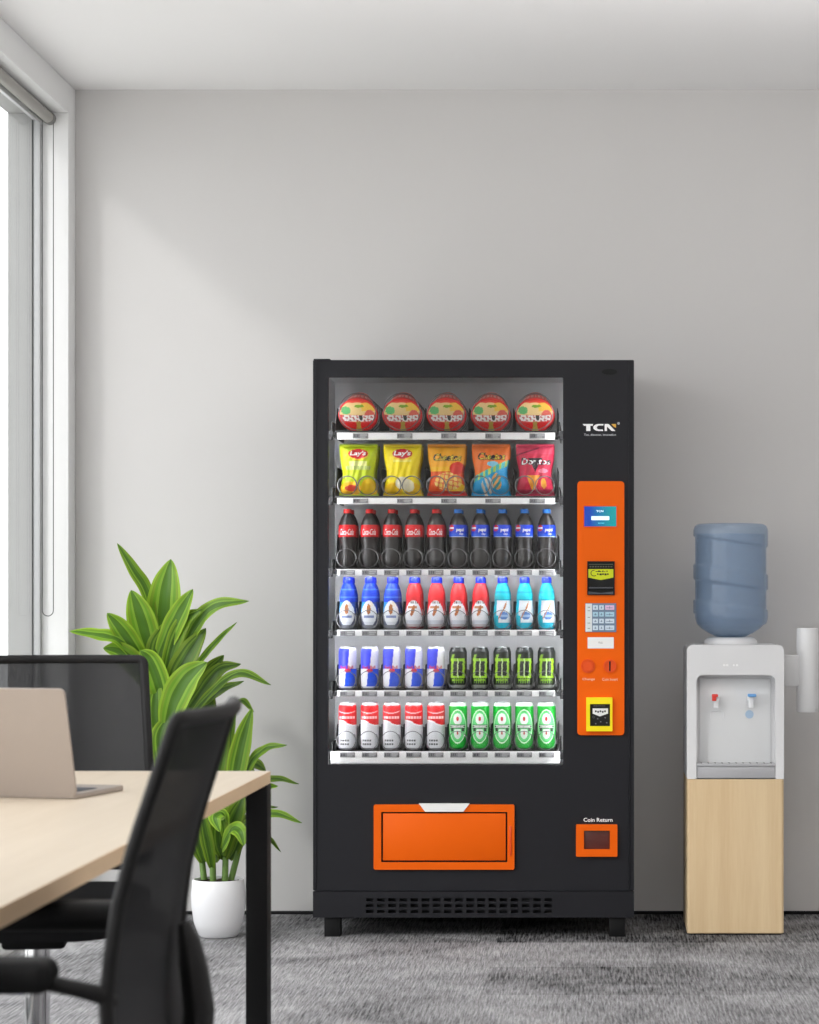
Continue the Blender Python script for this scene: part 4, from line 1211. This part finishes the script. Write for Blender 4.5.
def leaf(pts, W, face=None, tone=1.0, stripe=True, fold=.22):
    """pts: three or four 3D control points base..tip (curve goes through them); W full width"""
    P_ = [Vector(p) for p in pts]
    # Catmull-Rom through points
    ext = [P_[0] * 2 - P_[1]] + P_ + [P_[-1] * 2 - P_[-2]]
    cur = []
    for k in range(1, len(ext) - 2):
        a, b_, c_, d = ext[k - 1:k + 3]
        for i in range(12):
            t = i / 12
            cur.append(0.5 * ((2 * b_) + (c_ - a) * t + (2 * a - 5 * b_ + 4 * c_ - d) * t * t + (3 * b_ - a - 3 * c_ + d) * t ** 3))
    cur.append(P_[-1]); N = len(cur)
    face = Vector(face or (0, -1, .35)).normalized()
    g = G(); v = []; f = []; c = []; nw = 12
    for i, p in enumerate(cur):
        t = i / (N - 1); tg = (cur[min(i + 1, N - 1)] - cur[max(i - 1, 0)]).normalized()
        sd = tg.cross(face); sd = sd.normalized() if sd.length > 1e-4 else Vector((1, 0, 0)); nm = sd.cross(tg).normalized()
        wd = W / 2 * (max(.16 * (1 - t * 3), 0) + math.sin(PI * min(1, t * .95 + .05) ** 1.05) ** .72) * (1 if t < .985 else .5)
        for j in range(nw + 1):
            s = j / nw * 2 - 1
            v.append(p + sd * (wd * s) + nm * (fold * wd * abs(s) + .0015 * math.sin(t * 22 + s * 3)))
    for i in range(N - 1):
        t = (i + .5) / (N - 1)
        for j in range(nw):
            a = i * (nw + 1) + j; f.append((a, a + 1, a + nw + 2, a + nw + 1))
            s = abs((j + .5) / nw * 2 - 1)
            if stripe:
                col = (90, 132, 48) if s < .10 else ((168, 200, 112) if s < .2 else ((104, 152, 46) if s < .30 else ((140, 182, 60) if s < .45 else ((116, 166, 44) if s < .62 else (160, 198, 58)))))
            else: col = (84, 152, 40) if s > .12 else (140, 190, 84)
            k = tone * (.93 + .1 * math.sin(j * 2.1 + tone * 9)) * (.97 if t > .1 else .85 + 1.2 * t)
            c.append(lin(tuple(min(255, q * k) for q in col)))
    g.add(v, f, 0, c)
    return obj('leaf', g, M_leaf, PL)
def PP(px, py, dy=0.0):
    D = DPt + dy; return (X(px, D), Y(D), Z(py, D))
# stems
stems = [((204, 880), (200, 840), (182, 760), (160, 690), (152, 655), .05), ((213, 881), (212, 830), (200, 760), (185, 700), (176, 668), -.02), ((225, 881), (226, 840), (232, 800), (238, 772), (240, 765), .0), ((231, 880), (240, 845), (238, 815), (232, 790), (226, 775), .04)]
for a, b_, c_, d, e_, dy in stems:
    g = G().tube([PP(a[0], a[1] - 0, dy * .5), PP(*b_, dy), PP(*c_, dy), PP(*d, dy), PP(*e_, dy)], [.011, .010, .009, .007, .004], 10)
    obj('stem', g, mat('green stem', (96, 128, 56), rough=.6, noise=.2, nscale=40), PL)
S = [  # (control px points base->tip with depth offsets, width px, tone, face)
    ([(158, 650, .02), (148, 595, 0), (134, 570, -.03), (117, 543, -.05)], 12, .85, None),
    ([(161, 660, .03), (163, 625, .02), (166, 590, 0), (171, 559, .02)], 31, 1.08, None),
    ([(152, 660, 0), (146, 636, -.02), (139, 612, -.05), (131, 590, -.06)], 26, 1.05, None),
    ([(147, 668, 0), (132, 645, -.05), (119, 627, -.08), (107, 613, -.1)], 19, 1.02, None),
    ([(146, 672, 0), (120, 642, -.08), (97, 635, -.12), (69, 631, -.14)], 15, 1.12, (0, -1, .9)),
    ([(158, 662, 0), (169, 636, -.05), (181, 611, -.09), (193, 589, -.12)], 20, 1.08, None),
    ([(172, 680, 0), (192, 632, -.05), (214, 607, -.08), (249, 601, -.10)], 17, .98, (0, -1, .8)),
    ([(180, 685, .08), (199, 662, .1), (218, 640, .12), (237, 622, .14)], 6, 1.1, None),
    ([(165, 680, -.02), (172, 650, -.05), (184, 622, -.08), (202, 609, -.1)], 16, .8, None),
    ([(170, 715, -.05), (176, 680, -.08), (190, 652, -.08), (206, 628, -.06)], 22, .62, None),
    ([(165, 700, .04), (160, 670, .0), (158, 645, -.02), (172, 618, -.04)], 22, .75, None),
    ([(164, 720, -.05), (160, 690, -.1), (150, 662, -.12), (140, 650, -.13)], 22, 1.15, None),
    ([(166, 735, -.1), (174, 703, -.15), (188, 678, -.17), (207, 662, -.18)], 27, 1.08, None),
    ([(150, 690, 0), (138, 668, -.05), (120, 652, -.08), (103, 648, -.1)], 20, .95, None),
    ([(156, 676, .05), (150, 650, .08), (140, 640, .1), (122, 640, .12)], 20, .85, None),
    ([(185, 715, 0), (203, 690, .03), (220, 670, .04), (241, 664, .05)], 16, .7, (0, -1, .8)),
    ([(186, 722, -.02), (215, 690, -.05), (240, 674, -.08), (271, 685, -.1)], 13, .82, (0, -1, 1.2)),
    ([(180, 722, .05), (196, 695, .06), (210, 672, .06), (224, 655, .05)], 18, .6, None),
    ([(180, 712, .05), (205, 702, .02), (222, 690, 0), (244, 681, 0)], 12, .65, (0, -1, 1)),
    ([(160, 762, -.05), (157, 735, -.08), (155, 705, -.1), (158, 680, -.1)], 20, 1.0, None),
    ([(166, 790, -.05), (162, 760, -.1), (160, 735, -.12), (170, 714, -.12)], 18, .9, None),
    ([(190, 790, 0), (180, 765, -.03), (172, 740, -.05), (160, 715, -.05)], 20, .8, None),
    ([(196, 800, 0), (200, 770, 0), (206, 745, 0), (214, 720, 0)], 20, .75, None),
    ([(204, 820, .02), (214, 785, .02), (222, 750, .02), (228, 715, 0)], 16, .8, None),
    ([(233, 815, -.02), (236, 775, -.04), (243, 740, -.06), (252, 708, -.08)], 19, .95, None),
    ([(228, 800, .05), (230, 735, .05), (240, 702, .02), (254, 712, 0)], 10, .95, (0, -1, 1.5)),
    ([(236, 800, 0), (250, 765, -.04), (266, 749, -.06), (287, 745, -.08)], 11, .9, (0, -1, 1)),
    ([(238, 800, .04), (244, 780, .05), (254, 765, .05), (266, 771, .04)], 15, .55, (0, -1, 1)),
    ([(238, 810, .02), (258, 785, .0), (276, 779, 0), (299, 784, 0)], 9, .7, (0, -1, 1.2)),
    ([(236, 822, .02), (255, 798, .0), (268, 788, 0), (278, 786, 0)], 9, 1.2, (0, -1, 1)),
    ([(232, 838, -.02), (252, 820, -.06), (275, 814, -.08), (302, 823, -.1)], 11, .95, (0, -1, 1.2)),
    ([(236, 830, .08), (250, 815, .1), (263, 808, .12), (278, 807, .14)], 7, .7, (0, -1, 1)),
    ([(236, 850, .1), (255, 835, .12), (268, 838, .14), (281, 852, .15)], 6, .6, (0, -1, 1)),
    ([(222, 856, -.02), (219, 840, -.05), (221, 815, -.1), (226, 795, -.12)], 17, .85, None),
    ([(222, 860, 0), (228, 835, -.04), (236, 815, -.06), (244, 795, -.06)], 20, .62, None),
    ([(226, 840, -.05), (222, 815, -.12), (215, 818, -.16), (220, 832, -.18)], 13, 1.2, (0, -1, .6)),
    ([(222, 850, -.04), (232, 830, -.12), (240, 832, -.16), (244, 846, -.18)], 14, 1.15, (0, -1, .6)),
    ([(212, 868, -.02), (209, 850, -.06), (205, 830, -.1), (200, 800, -.12)], 12, .8, None),
    ([(204, 862, .02), (198, 840, .0), (190, 815, 0), (176, 790, 0)], 20, .75, None),
    ([(214, 862, .02), (222, 840, .04), (228, 810, .05), (230, 770, .05)], 16, .6, None),
    ([(202, 856, .04), (188, 840, .06), (176, 830, .08), (160, 832, .1)], 13, .8, (0, -1, 1)),
    ([(230, 860, .03), (237, 848, .03), (246, 825, .02), (256, 800, 0)], 10, .6, None),
    ([(182, 760, .1), (170, 730, .1), (178, 700, .1), (190, 670, .1)], 24, .6, None),
    ([(190, 780, .1), (200, 740, .1), (206, 710, .1), (212, 690, .1)], 24, .6, None),
]
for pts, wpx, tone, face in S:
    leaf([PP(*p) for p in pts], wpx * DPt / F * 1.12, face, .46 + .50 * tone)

# ------------------------------------------------------------------ light
wd = bpy.data.worlds.new('sky'); bpy.context.scene.world = wd; wd.use_nodes = True
bg = wd.node_tree.nodes['Background']; bg.inputs[0].default_value = (0.975, 0.985, 1.0, 1); bg.inputs[1].default_value = 2.85
def light(name, kind, loc, energy, col=(1, 1, 1), size=1, size_y=None, rot=None, angle=None):
    l = bpy.data.lights.new(name, kind); l.energy = energy; l.color = col
    if kind == 'AREA':
        l.size = size
        if size_y: l.shape = 'RECTANGLE'; l.size_y = size_y
    if angle: l.angle = angle
    o = bpy.data.objects.new(name, l); C.objects.link(o); o.location = loc
    if rot: o.rotation_euler = rot
    return o
sd = Vector((.55, .60, -.46)).normalized()
s = light('sun', 'SUN', (-6, -6, 6), 0.75, (1, .98, .95), angle=math.radians(6)); s.rotation_euler = sd.to_track_quat('-Z', 'Y').to_euler()
# fill lights added at ceiling height, outside the camera's view
for (lx, ly) in ((.6, -2.6), (.6, -5.6), (2.2, -4.2)):
    light('ceiling_fill', 'AREA', (lx, ly, H - .01), 8, (1, .98, .965), 1.2, .3)

# unseen fill lights added to brighten the ceiling from below
for (lx, ly) in ((.2, -2.7), (1.6, -2.7), (.9, -5.4)):
    light('upward_fill', 'AREA', (lx, ly, 1.95), 19, (1, .99, .99), 2.0, 1.0, rot=(PI, 0, 0))

# ------------------------------------------------------------------ camera
cam = bpy.data.cameras.new('camera'); co = bpy.data.objects.new('camera', cam); C.objects.link(co)
co.location = (0, -CAMD, CH); co.rotation_euler = (PI / 2, 0, 0)
cam.sensor_fit = 'VERTICAL'; cam.sensor_height = 36; cam.lens = F / 1024 * 36
cam.shift_x = -(CX - 409.5) / 1024; cam.shift_y = (CY - 512) / 1024
cam.clip_start = .05; cam.clip_end = 200
cam.dof.use_dof = True; cam.dof.focus_distance = 7.75; cam.dof.aperture_fstop = cam.lens / 1000 / .0105
sc = bpy.context.scene; sc.camera = co
sc.view_settings.view_transform = 'Standard'; sc.view_settings.look = 'None'; sc.view_settings.gamma = 1
sc.view_settings.exposure = 0; sc.view_settings.use_curve_mapping = False
